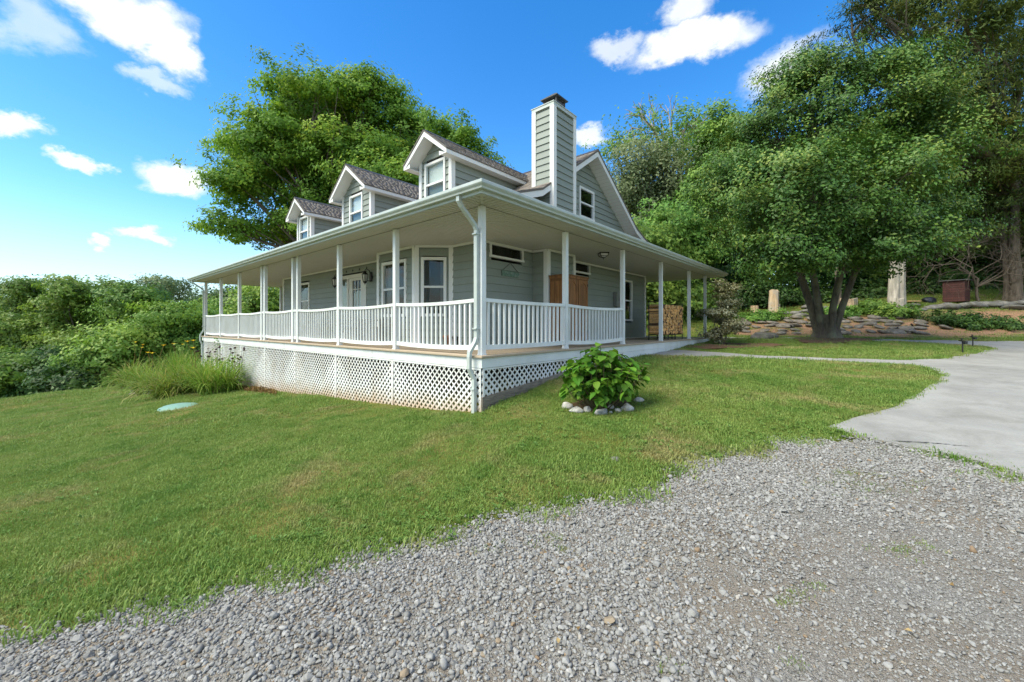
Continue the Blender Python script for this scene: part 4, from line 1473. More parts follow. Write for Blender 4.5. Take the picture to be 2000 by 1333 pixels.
def build_lattice():
    pitch, sw = .13, .04
    count = [0]

    def panel(w, s0, s1, zbot, split):
        """zbot(s) gives the lower edge"""
        fr = MB()
        ztop = -.205
        slab(fr, w, s0 + .004, s0 + .03, .012, .02, max(zbot(s0), zbot(s0 + .03)), ztop); slab(fr, w, s1 - .03, s1 - .004, .012, .02, max(zbot(s1), zbot(s1 - .03)), ztop)
        slab(fr, w, s0 + .031, s1 - .031, .0125, .0195, ztop - .03, ztop)
        pn = fr.build('lattice_panel', M['lattice'], house)
        poly = [(s0 + .004, zbot(s0)), (s1 - .004, zbot(s1)), (s1 - .004, ztop), (s0 + .004, ztop)]
        joined = MB()
        for (sgn, o0, o1) in ((1, -.006, .0015), (-1, .002, .0095)):
            d = (1 / math.sqrt(2), sgn / math.sqrt(2))
            nrm = (-d[1], d[0])
            c = -4.0
            k0 = int((s0 - 3) / pitch) - 1
            for k in range(k0, int((s1 + 3) / pitch) + 2):
                p = (k * pitch, ztop)
                r = clip_seg(poly, p, d)
                if not r: continue
                x0, z0 = p[0] + d[0] * r[0], p[1] + d[1] * r[0]
                x1, z1 = p[0] + d[0] * r[1], p[1] + d[1] * r[1]
                h = sw / 2 * math.sqrt(2)
                # ends cut plumb
                pts = [(x0, z0 - h), (x1, z1 - h), (x1, z1 + h), (x0, z0 + h)]
                hx = [w.at(a, o0, min(z, ztop - .001)) for a, z in pts] + [w.at(a, o1, min(z, ztop - .001)) for a, z in pts]
                mb = joined if split else MB()
                mb.add(hx, [(0, 1, 2, 3), (4, 5, 6, 7), (0, 1, 5, 4), (1, 2, 6, 5), (2, 3, 7, 6), (3, 0, 4, 7)])
                if not split:
                    mb.build('lattice_strip', M['lattice'], pn); count[0] += 1
        if split and joined.v:
            tag(joined.build('lattice_strips', M['lattice'], pn), kind='stuff')
    wf = Wall((0, -.09), (17.64, -.09), (0, -1))

    def zf(s):
        p = H(s, -.1)
        return ground(p.x, p.y) - DECK - .06
    edges = [-.088, 2.44, 4.88, 7.32, 9.76, 12.2, 14.64, 17.6]
    for i in range(len(edges) - 1):
        panel(wf, edges[i], edges[i + 1], zf, i >= 4)
    wr = Wall((-.09, 0), (-.09, 6.2), (-1, 0))

    def zt(s):
        return -.655 + .088 * s
    panel(wr, -.085, 2.44, zt, False)
    panel(wr, 2.45, 5.0, zt, False)
    wl = Wall((17.64 + .09, 0), (17.64 + .09, 8), (1, 0))
    panel(wl, 0, 2.4, lambda s: -2.0, True); panel(wl, 2.4, 4.8, lambda s: -2.0, True)
    # two sloping skirt timbers under the side lattice
    for k, (d0, d1) in enumerate(((-.004, -.155), (-.162, -.40))):
        for (s0, s1) in ((-.10, 1.48), (1.49, 4.9)):
            mb = MB()
            mb.hexa([wr.at(s0, -.03, zt(s0) + d1), wr.at(s1, -.03, zt(s1) + d1), wr.at(s1, .022 - .006 * k, zt(s1) + d1), wr.at(s0, .022 - .006 * k, zt(s0) + d1),
                     wr.at(s0, -.03, zt(s0) + d0), wr.at(s1, -.03, zt(s1) + d0), wr.at(s1, .022 - .006 * k, zt(s1) + d0), wr.at(s0, .022 - .006 * k, zt(s0) + d0)])
            mb.build('skirt_board', M['timber'], house)
    # lower fascia board where the yard comes up to the deck
    MB().hbox(-.108, -.03, 4.9, 12.4, -.46, -.203).build('lower_fascia', M['white'], house)
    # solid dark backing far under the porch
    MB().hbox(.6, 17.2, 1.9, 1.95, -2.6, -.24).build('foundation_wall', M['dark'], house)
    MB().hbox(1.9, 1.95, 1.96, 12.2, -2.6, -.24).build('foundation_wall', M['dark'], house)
    return count[0]


build_lattice()


def build_downspouts():
    def spout(a, sgn, zg):
        pts = [P(a + sgn * .0, -.50, 2.49), P(a, -.50, 2.40), P(a + .005 * sgn, -.44, 2.33), P(a + sgn * .03, -.135, 2.10), P(a + sgn * .035, -.092, 2.02), P(a + sgn * .035, -.092, .29),
               P(a + sgn * .035, -.12, .21), P(a + sgn * .06, -.215, .06), P(a + sgn * .06, -.225, -.02), P(a + sgn * .06, -.225, -.21), P(a + sgn * .05, -.19, -.29), P(a + sgn * .03, -.15, -.38), P(a + sgn * .03, -.15, zg)]
        mb = MB(); mb.tube(pts, .047, 4, True, .78)
        d = mb.build('downspout', M['gutter'], house)
        for z in (1.95, .42, -.55):
            m2 = MB(); m2.hbox(a + sgn * .035 - .045, a + sgn * .035 + .045, (-.145 if z > 0 else -.195), (-.04 if z > 0 else -.105), z, z + .02)
            m2.build('downspout_strap', M['gutter'], d)
        return d
    spout(0.0, 1, -.93)
    spout(17.64, -1, -2.3)
    # black drain pipe at the foot
    p = H(.03, -.16)
    e = H(.22, -.45)
    MB().tube([(p.x, p.y, ground(p.x, p.y) + .1), (p.x * .5 + e.x * .5, p.y * .5 + e.y * .5, ground(e.x, e.y) + .04), (e.x, e.y, ground(e.x, e.y) + .01)], .05, 10)


build_downspouts()
#@@OBJECTS@@
# ------------------------------------------------------------------ things on and around the porch
HR = math.pi / 2 - YAW


def thing(name, a, b, z, label, cat, group=None):
    return tag(empty(name, H(a, b, z), HR), label, cat, group)


def wall_lantern(a, label):
    t = thing('wall_lantern', a, WB - .03, 1.95, label, 'lantern', 'lanterns beside the front door')
    # local: x = b (negative is out from the wall), y = a
    MB().lathe([(.055, -.012), (.075, -.008), (.06, .012)], (0, 0, 0), 12).build('plate_boss', M['black'], t).rotation_euler = (0, -math.pi / 2, 0)
    mb = MB(); mb.box(-.03, 0, -.055, .055, -.13, .16); mb.build('back_plate', M['black'], t)
    mb = MB(); mb.tube([(-.02, 0, .1), (-.07, 0, .2), (-.15, 0, .235), (-.21, 0, .2), (-.21, 0, .15)], .012, 6); mb.tube([(-.02, 0, -.1), (-.10, 0, -.12), (-.15, 0, -.08)], .01, 6); mb.build('arm', M['black'], t)
    c = -.21
    mb = MB(); mb.lathe([(.012, .165), (.03, .155), (.05, .12), (.10, .075), (.105, .06)], (c, 0, 0), 6); mb.build('lantern_top', M['black'], t)
    mb = MB(); mb.lathe([(.09, .06), (.055, -.15)], (c, 0, 0), 6); mb.build('lantern_glass', M['lampglass'], t)
    mb = MB()
    for j in range(6):
        th = 2 * math.pi * j / 6
        mb.tube([(c + .097 * math.cos(th), .097 * math.sin(th), .06), (c + .06 * math.cos(th), .06 * math.sin(th), -.15)], .009, 4)
    mb.lathe([(.066, -.14), (.07, -.155), (.05, -.18), (.018, -.20), (.01, -.235)], (c, 0, 0), 6)
    mb.build('lantern_cage', M['black'], t)


wall_lantern(6.66, 'black wall lantern on the right of the white front door')
wall_lantern(8.62, 'black wall lantern left of the front door, half hidden behind a porch post')

star_m = MB()
pts = []
for i in range(10):
    r = .062 if i % 2 == 0 else .025
    th = math.pi / 2 + i * math.pi / 5
    pts.append((-.004, r * math.cos(th), r * math.sin(th)))
star_m.add(pts + [(-.022, 0, 0), (0, 0, 0)], [(i, (i + 1) % 10, 10) for i in range(10)] + [((i + 1) % 10, i, 11) for i in range(10)])
star_me = star_m.mesh('star')
for i, (a, n) in enumerate(((8.25, 'leftmost'), (7.82, 'second from the left'), (7.39, 'third from the left'), (6.95, 'rightmost'))):
    o = link('star_ornament', star_me, M['black'])
    o.location = H(a, WB - .018, 2.255); o.rotation_euler = (0, 0, HR)
    tag(o, 'small black metal star above the front door, %s of four' % n, 'ornament', 'stars above the front door')

# warm lamp seen through the bay window
t = thing('pendant_lamp', 4.17, 1.72, 1.80, 'lit amber pendant lamp seen through the bay window', 'lamp')
m, nt, N, L, bs = _nodes('lamp_glow')
bs.inputs['Base Color'].default_value = (.9, .5, .15, 1); bs.inputs['Emission Color'].default_value = (1, .55, .16, 1); bs.inputs['Emission Strength'].default_value = 1.6
MB().lathe([(.02, .09), (.06, .075), (.10, .035), (.115, -.01), (.09, -.02)], (0, 0, 0), 14).build('lamp_shade', m, t, True)
MB().tube([(0, 0, .085), (0, 0, .34)], .006, 6).build('lamp_rod', M['bronze'], t)

# ceiling light
t = thing('ceiling_light', .59, 5.18, CEIL, 'dark bronze lantern-style light on the porch ceiling', 'light')
MB().lathe([(.17, -.001), (.18, -.02), (.16, -.03)], (0, 0, 0), 4).build('canopy_plate', M['bronze'], t)
MB().lathe([(.15, -.031), (.13, -.09), (.05, -.125)], (0, 0, 0), 4).build('light_glass', M['lampglass'], t)
mb = MB()
for j in range(4):
    th = 2 * math.pi * j / 4
    mb.tube([(.165 * math.cos(th), .165 * math.sin(th), -.025), (.137 * math.cos(th), .137 * math.sin(th), -.092), (.04 * math.cos(th), .04 * math.sin(th), -.135), (0, 0, -.14)], .009, 4)
mb.tube([(0, 0, -.12), (0, 0, -.18)], .012, 6)
mb.lathe([(.14, -.088), (.142, -.096), (.135, -.098)], (0, 0, 0), 4)
mb.build('light_cage', M['bronze'], t)

# electric meter
t = thing('electric_meter', WA - .03, 8.4, 1.4, 'grey electric meter box with round glass on the side wall', 'meter')
MB().box(-.15, .10, -.12, 0, -.26, .24).build('meter_box', M['meter'], t)
MB().box(.11, .30, -.10, 0, -.20, .14).build('breaker_box', M['meter'], t)
MB().tube([(.20, -.12, .02), (.20, -.20, .02)], .075, 14).build('meter_glass', M['lampglass'], t)
MB().tube([(-.03, -.06, -.26), (-.03, -.06, -1.35)], .022, 8).build('conduit', M['meter'], t)

# hanging sign
t = thing('hanging_sign', WA - .035, 2.8, 1.74, 'small weathered teal and white plank sign hanging from a cord', 'sign')
m, nt, N, L, bs = _nodes('sign_paint')
n = tex_noise(N, L, 34, 4, .7, coords(N, L, (1, 1, .5)))
L.new(ramp(N, L, n, [(.36, (.06, .15, .12)), (.52, (.15, .24, .20)), (.66, (.34, .38, .34))]), bs.inputs['Base Color'])
bs.inputs['Roughness'].default_value = .8
MB().box(-.31, .31, -.02, 0, -.065, .065).build('sign_board', m, t)
MB().tube([(-.29, -.01, .065), (.0, -.005, .27)], .006, 5).build('cord', M['bronze'], t)
MB().tube([(.0, -.005, .27), (.29, -.01, .065)], .006, 5).build('cord', M['bronze'], t)

# pine cabinet
t = thing('cabinet', .83, 3.75, 0, 'tall stained pine cabinet with arched double doors on the side porch', 'cabinet')
W_, D_, Z_ = 1.03, .50, 1.72
# local x = b (width), y = a (depth, away from the yard)
MB().box(0, W_, .02, D_, .06, Z_).build('carcass', M['pine'], t)
MB().box(-.03, W_ + .03, -.02, D_ + .02, Z_, Z_ + .035).build('top', M['pine'], t)
MB().box(-.015, W_ + .015, -.005, D_ + .01, Z_ - .05, Z_ - .001).build('cornice', M['pine'], t)
MB().box(.02, W_ - .02, .03, D_ - .02, 0, .06).build('plinth', M['pine'], t)
for k in (0, 1):
    x0 = .03 + k * (W_ / 2 - .015); x1 = x0 + W_ / 2 - .05
    d = MB(); d.box(x0, x1, -.004, .0195, .1, Z_ - .07); dr = d.build('door', M['pine'], t)
    # raised arched frame
    fr = MB()
    fw = .07
    fr.box(x0, x0 + fw, -.02, -.0045, .1, Z_ - .07); fr.box(x1 - fw, x1, -.02, -.0045, .1, Z_ - .07); fr.box(x0 + fw, x1 - fw, -.02, -.0045, .1, .2)
    K = 8
    for i in range(K):
        u0, u1 = i / K, (i + 1) / K
        zz = lambda u: Z_ - .24 + .1 * math.sin(math.pi * u)
        a0, a1 = x0 + fw + (x1 - x0 - 2 * fw) * u0, x0 + fw + (x1 - x0 - 2 * fw) * u1
        fr.hexa([(a0, -.02, zz(u0)), (a1, -.02, zz(u1)), (a1, -.0045, zz(u1)), (a0, -.0045, zz(u0)), (a0, -.02, Z_ - .07), (a1, -.02, Z_ - .07), (a1, -.0045, Z_ - .07), (a0, -.0045, Z_ - .07)])
    fr.build('door_frame', M['pine'], dr)
    hx = x0 + .005 if k == 0 else x1 - .03
    for z in (.3, 1.5):
        MB().box(hx, hx + .025, -.03, -.0205, z, z + .07).build('hinge', M['black'], dr)
    MB().tube([(x1 - .035 if k == 0 else x0 + .035, -.05, .85), (x1 - .035 if k == 0 else x0 + .035, -.0205, .85)], .014, 8).build('knob', M['black'], dr)
for k in range(3):
    MB().box(-.008, -.0005, .07 + k * .145, .07 + k * .145 + .12, .15, Z_ - .12).build('side_panel', M['pine'], t)

# porch furniture behind the railing
bench_m = mat_wood('dark_furniture', (.055, .04, .032), 4)


def bench(a0, a1, b0, label, name='bench', cat='bench'):
    t = thing(name, a0, b0, 0, label, cat)
    L_ = a1 - a0
    for i in range(4):
        MB().box(.02 + i * .11, .11 + i * .11, 0, L_, .42, .445).build('seat_slat', bench_m, t)
    for y in (.02, L_ - .08):
        for x in (.02, .40):
            MB().box(x, x + .06, y, y + .06, 0, .419 if x < .1 else .60).build('leg', bench_m, t)
        MB().box(.0, .46, y - .005, y + .065, .60, .625).build('arm_rest', bench_m, t)
    MB().box(.05, .40, .05, L_ - .05, .30, .418).build('apron', bench_m, t)
    n = max(3, int(L_ / .14))
    for i in range(n):
        y = .04 + (L_ - .08 - .06) * i / (n - 1)
        MB().box(.462, .482, y, y + .06, .45, .60).build('back_slat', bench_m, t)
    MB().box(.455, .49, 0, L_, .601, .66).build('back_rail', bench_m, t)
    MB().box(.03, .43, .03, L_ - .03, .06, .28).build('storage_box', bench_m, t)


bench(8.95, 10.35, 1.33, 'dark wooden bench left of the front door, behind the railing')
bench(5.55, 6.25, .75, 'dark wooden armchair on the front porch beside the bay', 'armchair', 'chair')
bench(4.35, 5.05, .70, 'dark wooden armchair under the bay window', 'armchair', 'chair')
for (a, b, r, h, mk, lab) in ((2.78, 1.58, .085, .24, 'terracotta', 'small terracotta pot by the wall on the front porch'), (2.52, 1.62, .07, .22, 'bronze', 'small dark pot beside the terracotta pot')):
    t = thing('flower_pot', a, b, .001, lab, 'pot')
    MB().lathe([(r * .68, 0), (r, h * .8), (r * 1.12, h * .8), (r * 1.12, h), (r * .95, h), (r * .9, h * .85)], (0, 0, 0), 14).build('pot', M[mk], t, True)
# potted plant in front of the door
t = thing('potted_plant', 7.2, 1.05, .001, 'green potted plant standing in front of the door', 'plant')
MB().lathe([(.12, 0), (.16, .26), (.17, .26), (.17, .3), (.14, .3)], (0, 0, 0), 14).build('pot', M['bronze'], t)
c = np.c_[rng.normal(0, .07, 160), rng.normal(0, .07, 160), .3 + np.abs(rng.normal(0, .28, 160))]
leaves('foliage', c, rng.normal(size=(160, 3)) + np.array([0, 0, .4]), .12, M['wood_mid'], t, .4, axis=np.c_[rng.normal(0, .5, 160), rng.normal(0, .5, 160), np.ones(160)])

# firewood rack and logs
t = thing('firewood_rack', .15, 8.1, .001, 'black metal firewood rack standing on the side porch', 'rack')
RL, RD = 2.1, .40
for x in (0, RL):
    for y in (.02, RD - .02):
        MB().tube([(x, y, 0), (x, y, 1.24)], .016, 6).build('upright', M['black'], t)
    MB().tube([(x, .02, 1.24), (x, RD - .02, 1.24)], .016, 6).build('end_bar', M['black'], t)
for y in (.02, RD - .02):
    MB().tube([(0, y, .17), (RL, y, .17)], .018, 6).build('base_rail', M['black'], t)
for x in (.72, 1.38):
    for y in (.02, RD - .02):
        MB().tube([(x, y, 0), (x, y, .17)], .02, 6).build('leg', M['black'], t)
MB().tube([(.72, .02, .08), (1.38, .02, .08)], .012, 6).build('leg_brace', M['black'], t)
r0 = random.Random(5)
meshes = []
for k in range(14):
    n = r0.choice((3, 4, 5, 6))
    th0 = r0.uniform(0, 6)
    poly = []
    for i in range(n):
        th = th0 + 2 * math.pi * i / n + r0.uniform(-.25, .25)
        rr = .066 * r0.uniform(.75, 1.12)
        poly.append((rr * math.cos(th), 0, rr * math.sin(th)))
    mb = MB(); mb.prism(poly, (r0.uniform(-.01, .01), .42, 0))
    me = mb.mesh('firewood'); me.materials.append(M['log_end']); me.materials.append(M['bark_log'])
    for pi_, pl in enumerate(me.polygons):
        pl.material_index = 1 if (pi_ >= 2 and r0.random() < .3) else 0
    meshes.append(me)
z = .245
row = 0
while z < 1.17:
    x = .07 + (.045 if row % 2 else 0)
    while x < RL - .05:
        if not (z > 1.1 and r0.random() < .25):
            o = link('firewood_log', meshes[r0.randrange(14)], None)
            p = H(.14 + r0.uniform(-.03, .03), 8.1 + x + r0.uniform(-.012, .012), z + r0.uniform(-.014, .014))
            o.location = p
            s_ = r0.uniform(.8, 1.12)
            if z > 1.02: s_ = r0.uniform(1.0, 1.45)
            o.scale = (s_, 1, s_)
            o.rotation_euler = (0, r0.uniform(0, 6.28), HR + r0.uniform(-.06, .06))
            tag(o, 'split firewood log stacked in the black rack', 'firewood', 'split logs stacked in the rack')
        x += r0.uniform(.088, .112)
    z += .093
    row += 1


# ------------------------------------------------------------------ rocks
def rock_mesh(seed, flat=.6, cuts=9, sub=3):
    r = random.Random(seed)
    bm = bmesh.new()
    bmesh.ops.create_icosphere(bm, subdivisions=sub, radius=1)
    planes = []
    for _ in range(cuts):
        n = Vector((r.gauss(0, 1), r.gauss(0, 1), r.gauss(0, .8))).normalized()
        planes.append((n, r.uniform(.55, .85)))
    o = Vector((r.uniform(0, 50), r.uniform(0, 50), r.uniform(0, 50)))
    for v in bm.verts:
        p = v.co.copy()
        for n, d in planes:
            k = p.dot(n) - d
            if k > 0: p -= n * k * .92
        p += v.co * mnoise.noise(p * 2.2 + o) * .10 + v.co * mnoise.noise(p * 6 + o) * .035
        v.co = Vector((p.x, p.y, p.z * flat))
    me = bpy.data.meshes.new('rock'); bm.to_mesh(me); bm.free()
    return me


def rock(name, u, v, w_px, seed, m, flat, label, cat='rock', group=None, asp=.8, sink=.35, parent=None, hpx=None):
    p = on_ground(u, v)
    k = p.y / F_PX
    o = link(name, rock_mesh(seed, flat), m, parent, True)
    sx = w_px * k / 2 / .8
    hz = (hpx * k / 2 / (.8 * flat)) if hpx else sx
    o.scale = (sx, sx * asp, hz)
    o.rotation_euler = (0, 0, random.Random(seed).uniform(-.5, .5))
    o.location = (p.x, p.y, p.z + hz * flat * .8 * (1 - 2 * sink))
    if parent is None: tag(o, label, cat, group)
    return o


for i, (u, v, w_, h_, lab) in enumerate([
        (1107, 797, 21, 13, 'pale rough rock at the left end of the ring round the hydrangea'), (1126, 806, 26, 14, 'large white rock second from the left in the hydrangea ring'),
        (1147, 805, 14, 13, 'small mossy rock between two pale rocks below the hydrangea'), (1172, 808, 32, 13, 'long flat grey rock at the front of the hydrangea ring'),
        (1194, 800, 12, 11, 'small rounded rock right of the long flat grey rock'), (1193, 808, 9, 6, 'tiny white stone touching the long flat grey rock'),
        (1207, 806, 14, 9, 'low tan stone in the right half of the hydrangea ring'), (1225, 802, 23, 17, 'upright pale pointed rock at the right of the hydrangea ring'),
        (1247, 785, 18, 10, 'tan rock at the far right behind the hydrangea')]):
    rock('border_rock', u, v, w_, 100 + i, M['rock_pale'], .75, lab, 'rock', 'rocks ringing the hydrangea', .8, .25, None, h_)
rock('boulder', 1490, 663, 46, 131, M['rock_dark'], .5, 'flat-topped dark boulder lying on the grass left of the holly trunk', 'boulder', None, .6, .2, None, 17)
rock('lawn_stone', 1202, 899, 22, 133, M['rock_dark'], .4, 'flat grey stone sunk in the lawn near the gravel', 'stone', None, .8, .45, None, 8)

# flagstones on the bank, ledge stones along its top: pieces of the bank
r1 = random.Random(3)
flag = [rock_mesh(200 + k, .28, 8, 2) for k in range(7)]
spots = []
for k in range(900):
    u, v = r1.uniform(1450, 1800), r1.uniform(622, 655)
    if u > 1560 and u < 1600 and v > 640: continue
    if any(abs(u - a) < 21 and abs(v - b) < 5 for a, b in spots): continue
    if u > 1720 and v < 632 and r1.random() < .6: continue
    spots.append((u, v))
    if len(spots) >= 74: break
for (u, v) in spots + [(1846, 643), (1775, 652), (1892, 622)]:
    p = on_ground(u, v)
    o = link('flagstone', flag[r1.randrange(7)], M['rock_flag'], bank, True)
    s_ = r1.uniform(14, 30) * p.y / F_PX * .62
    if u == 1892: s_ *= 2.2
    o.location = (p.x, p.y, p.z + .08)
    o.scale = (s_, s_ * r1.uniform(.6, 1), s_ * r1.uniform(.7, 1.1))
    o.rotation_euler = (.22 + r1.uniform(-.2, .1), r1.uniform(-.2, .2), r1.uniform(-.7, .7))
ledge = [rock_mesh(230 + k, .45, 9, 2) for k in range(6)]
for (u, v, w_) in [(1822, 604, 34), (1850, 603, 44), (1878, 602, 40), (1905, 600, 46), (1934, 599, 44), (1960, 598, 44), (1988, 597, 50), (1995, 588, 44), (1980, 604, 40), (2030, 595, 60), (2010, 582, 40),
                   (1848, 595, 16), (1780, 600, 30), (1770, 606, 26), (1800, 607, 20),
                   (1530, 614, 22), (1553, 614, 26), (1575, 610, 30), (1585, 603, 34), (1604, 606, 30), (1590, 613, 24), (1565, 618, 26), (1610, 614, 24)]:
    p = on_ground(u, v)
    o = link('ledge_stone', ledge[r1.randrange(6)], M['rock_dark'] if u > 1700 else M['rock_flag'], bank, True)
    s_ = w_ * p.y / F_PX * .62
    o.location = (p.x, p.y, p.z + s_ * .12)
    o.scale = (s_, s_ * .7, s_ * r1.uniform(.55, .8))
    o.rotation_euler = (r1.uniform(-.1, .1), r1.uniform(-.12, .12), r1.uniform(-.5, .5))


# ------------------------------------------------------------------ stumps and snags
def stump(name, u, v, w_px, h_px, m, label, cat, seed, lean=0.0):
    p = on_ground(u, v)
    k = p.y / F_PX
    r = random.Random(seed)
    R_, Hh = w_px * k / 2, h_px * k
    n, K = 18, 7
    mb = MB()
    ph = [r.uniform(0, 6) for _ in range(4)]
    for i in range(K):
        t_ = i / (K - 1)
        for j in range(n):
            th = 2 * math.pi * j / n
            rr = R_ * (1 + .28 * (1 - t_) ** 3) * (1 + .10 * math.sin(3 * th + ph[0]) + .07 * math.sin(7 * th + ph[1]) + .03 * r.uniform(-1, 1))
            z = -.08 + (Hh + .08) * t_ + (Hh * .05 * math.sin(2 * th + ph[2]) if i == K - 1 else 0)
            mb.v.append((rr * math.cos(th) + lean * t_ * Hh, rr * math.sin(th), z))
    for i in range(K - 1):
        for j in range(n):
            mb.f.append((i * n + j, i * n + (j + 1) % n, (i + 1) * n + (j + 1) % n, (i + 1) * n + j))
    mb.f.append(tuple((K - 1) * n + j for j in range(n)))
    o = mb.build(name, m, None)
    o.location = p
    tag(o, label, cat)


stump('tree_stump', 1474, 612, 14, 14, M['stump'], 'smallest pale sawn stump left of the tall broken trunk', 'stump', 1)
stump('broken_trunk', 1511, 612, 16, 44, M['stump'], 'tall pale broken trunk standing left of the holly', 'trunk', 2, .03)
stump('tree_stump', 1519, 607, 8, 12, M['stump'], 'short stub touching the tall pale broken trunk', 'stump', 3)
stump('tree_stump', 1658, 614, 27, 30, M['stump'], 'wide sawn stump just right of the holly trunk', 'stump', 4)
stump('broken_trunk', 1749, 604, 24, 110, M['snag'], 'thick grey dead trunk rising into the holly leaves', 'trunk', 5, .03)
stump('tree_stump', 1758, 612, 12, 28, M['snag'], 'narrow grey stub in front of the thick dead trunk', 'stump', 6)

# shed, lumber, tarp at the top of the bank
p = on_ground(1868, 590)
k = p.y / F_PX
t = tag(empty('shed', (p.x, p.y, p.z), .5), 'small dark red board shed at the edge of the woods', 'shed')
w_, d_, h_ = 30 * k, 30 * k, 40 * k
for i in range(9):
    MB().box(-w_ / 2, w_ / 2, -d_ / 2, -d_ / 2 + .03, h_ * i / 9, h_ * (i + 1) / 9 - .012).build('board', M['red_wood'], t)
    MB().box(-w_ / 2 - .03, -w_ / 2 - .001, -d_ / 2 + .001, d_ / 2, h_ * i / 9, h_ * (i + 1) / 9 - .012).build('board', M['red_wood'], t)
MB().box(-w_ / 2 + .001, w_ / 2 - .01, -d_ / 2 + .031, d_ / 2, 0, h_).build('core', M['dark'], t)
MB().box(-w_ / 2 - .15, w_ / 2 + .15, -d_ / 2 - .15, d_ / 2 + .15, h_, h_ + .06).build('roof', M['cap'], t)
p = on_ground(1781, 592)
t = tag(empty('lumber_pile', (p.x, p.y, p.z), .2), 'small pile of yellow boards on the rocks behind the bank', 'lumber')
for i in range(6):
    b_ = MB().box(-.42, .42, -.07, .07, 0, .045).build('board', M['yellow_wood'], t)
    b_.location = (r1.uniform(-.1, .1), (i % 3 - 1) * .16, .05 + .05 * (i // 3)); b_.rotation_euler = (0, 0, r1.uniform(-.1, .1))
rock('tarp_pile', 1815, 591, 24, 171, M['tarp'], .5, 'dark tarp-covered heap near the yellow boards', 'tarp', None, .8, .25, None, 12)

# path lights
for (u, v, lab) in ((1880, 690, 'black stake light nearer the camera on the grass tip by the drive'), (1900, 678, 'black stake light farther back on the grass tip by the drive')):
    p = on_ground(u, v)
    t = tag(empty('path_light', p, .2), lab, 'light', 'stake lights by the drive')
    MB().tube([(0, 0, -.05), (0, 0, .33)], .016, 6).build('stake', M['black'], t)
    mb = MB(); mb.hexa([(-.09, -.04, .335), (.14, -.04, .30), (.14, .04, .30), (-.09, .04, .335), (-.09, -.04, .355), (.14, -.04, .32), (.14, .04, .32), (-.09, .04, .355)]); mb.build('solar_panel', M['black'], t)
    MB().box(.03, .13, -.035, .035, .25, .298).build('lamp_head', M['black'], t)
    MB().tube([(-.03, 0, .35), (-.03, 0, .41)], .018, 6).build('knob', M['black'], t)
for (u, v, lab) in ((1545, 643, 'small black spike light among the flagstones left of the holly'), (1781, 641, 'small black spike light among the flagstones right of the holly')):
    p = on_ground(u, v)
    t = tag(empty('spike_light', p, .4), lab, 'light', 'spike lights on the bank')
    MB().tube([(0, 0, -.05), (0, 0, .12)], .018, 6).build('stake', M['black'], t)
    MB().tube([(-.05, -.05, .13), (.06, .05, .19)], .04, 8).build('lamp_head', M['black'], t)

# septic lid: low green dome in the lawn
p = on_ground(353, 797)
t = tag(empty('tank_lid', p, 0), 'low green plastic tank lid showing in the lawn', 'lid')
MB().lathe([(.50, -.12), (.49, .0), (.46, .03), (.36, .075), (.2, .105), (.06, .115), (.001, .116)], (0, 0, 0), 24).build('dome', M['green_lid'], t, True)
for j in range(6):
    th = j * math.pi / 3
    MB().tube([(.46 * math.cos(th), .46 * math.sin(th), .02), (.46 * math.cos(th), .46 * math.sin(th), .045)], .02, 6).build('bolt', M['green_lid'], t)

# power lines in front of the woods
for (v0, v1, lab) in ((731, 718, 'lower thin power wire crossing in front of the left woods'), (704, 700, 'upper faint power wire crossing in front of the left woods')):
    a_, b_ = at(-300, v0 + 22, 24), at(520, v1 - 14, 30)
    pts = [a_.lerp(b_, i / 16) - Vector((0, 0, .9 * math.sin(math.pi * i / 16) * .5)) for i in range(17)]
    tag(MB().tube(pts, .009, 5).build('power_wire', M['meter']), lab, 'wire')

# cracks in the concrete
drive = bpy.data.objects['driveway']
for path in ([(1750, 864), (1815, 867.5), (1850, 871), (1884, 874.5), (1925, 878), (1963, 884), (2030, 892), (2120, 905)],):
    pts = []
    for i in range(len(path) - 1):
        for q in range(6):
            t_ = q / 6
            g = on_ground(path[i][0] + (path[i + 1][0] - path[i][0]) * t_, path[i][1] + (path[i + 1][1] - path[i][1]) * t_)
            pts.append(Vector((g.x + r1.uniform(-.006, .006), g.y + r1.uniform(-.008, .008), 0)))
    mb = MB()
    for i, q in enumerate(pts):
        wd = r1.uniform(.004, .011)
        z_ = ground(q.x, q.y) + .0145
        mb.v += [(q.x, q.y - wd, z_), (q.x, q.y + wd, z_)]
        if i: mb.f.append((2 * i - 2, 2 * i, 2 * i + 1, 2 * i - 1))
    mb.build('crack', M['dark'], drive)


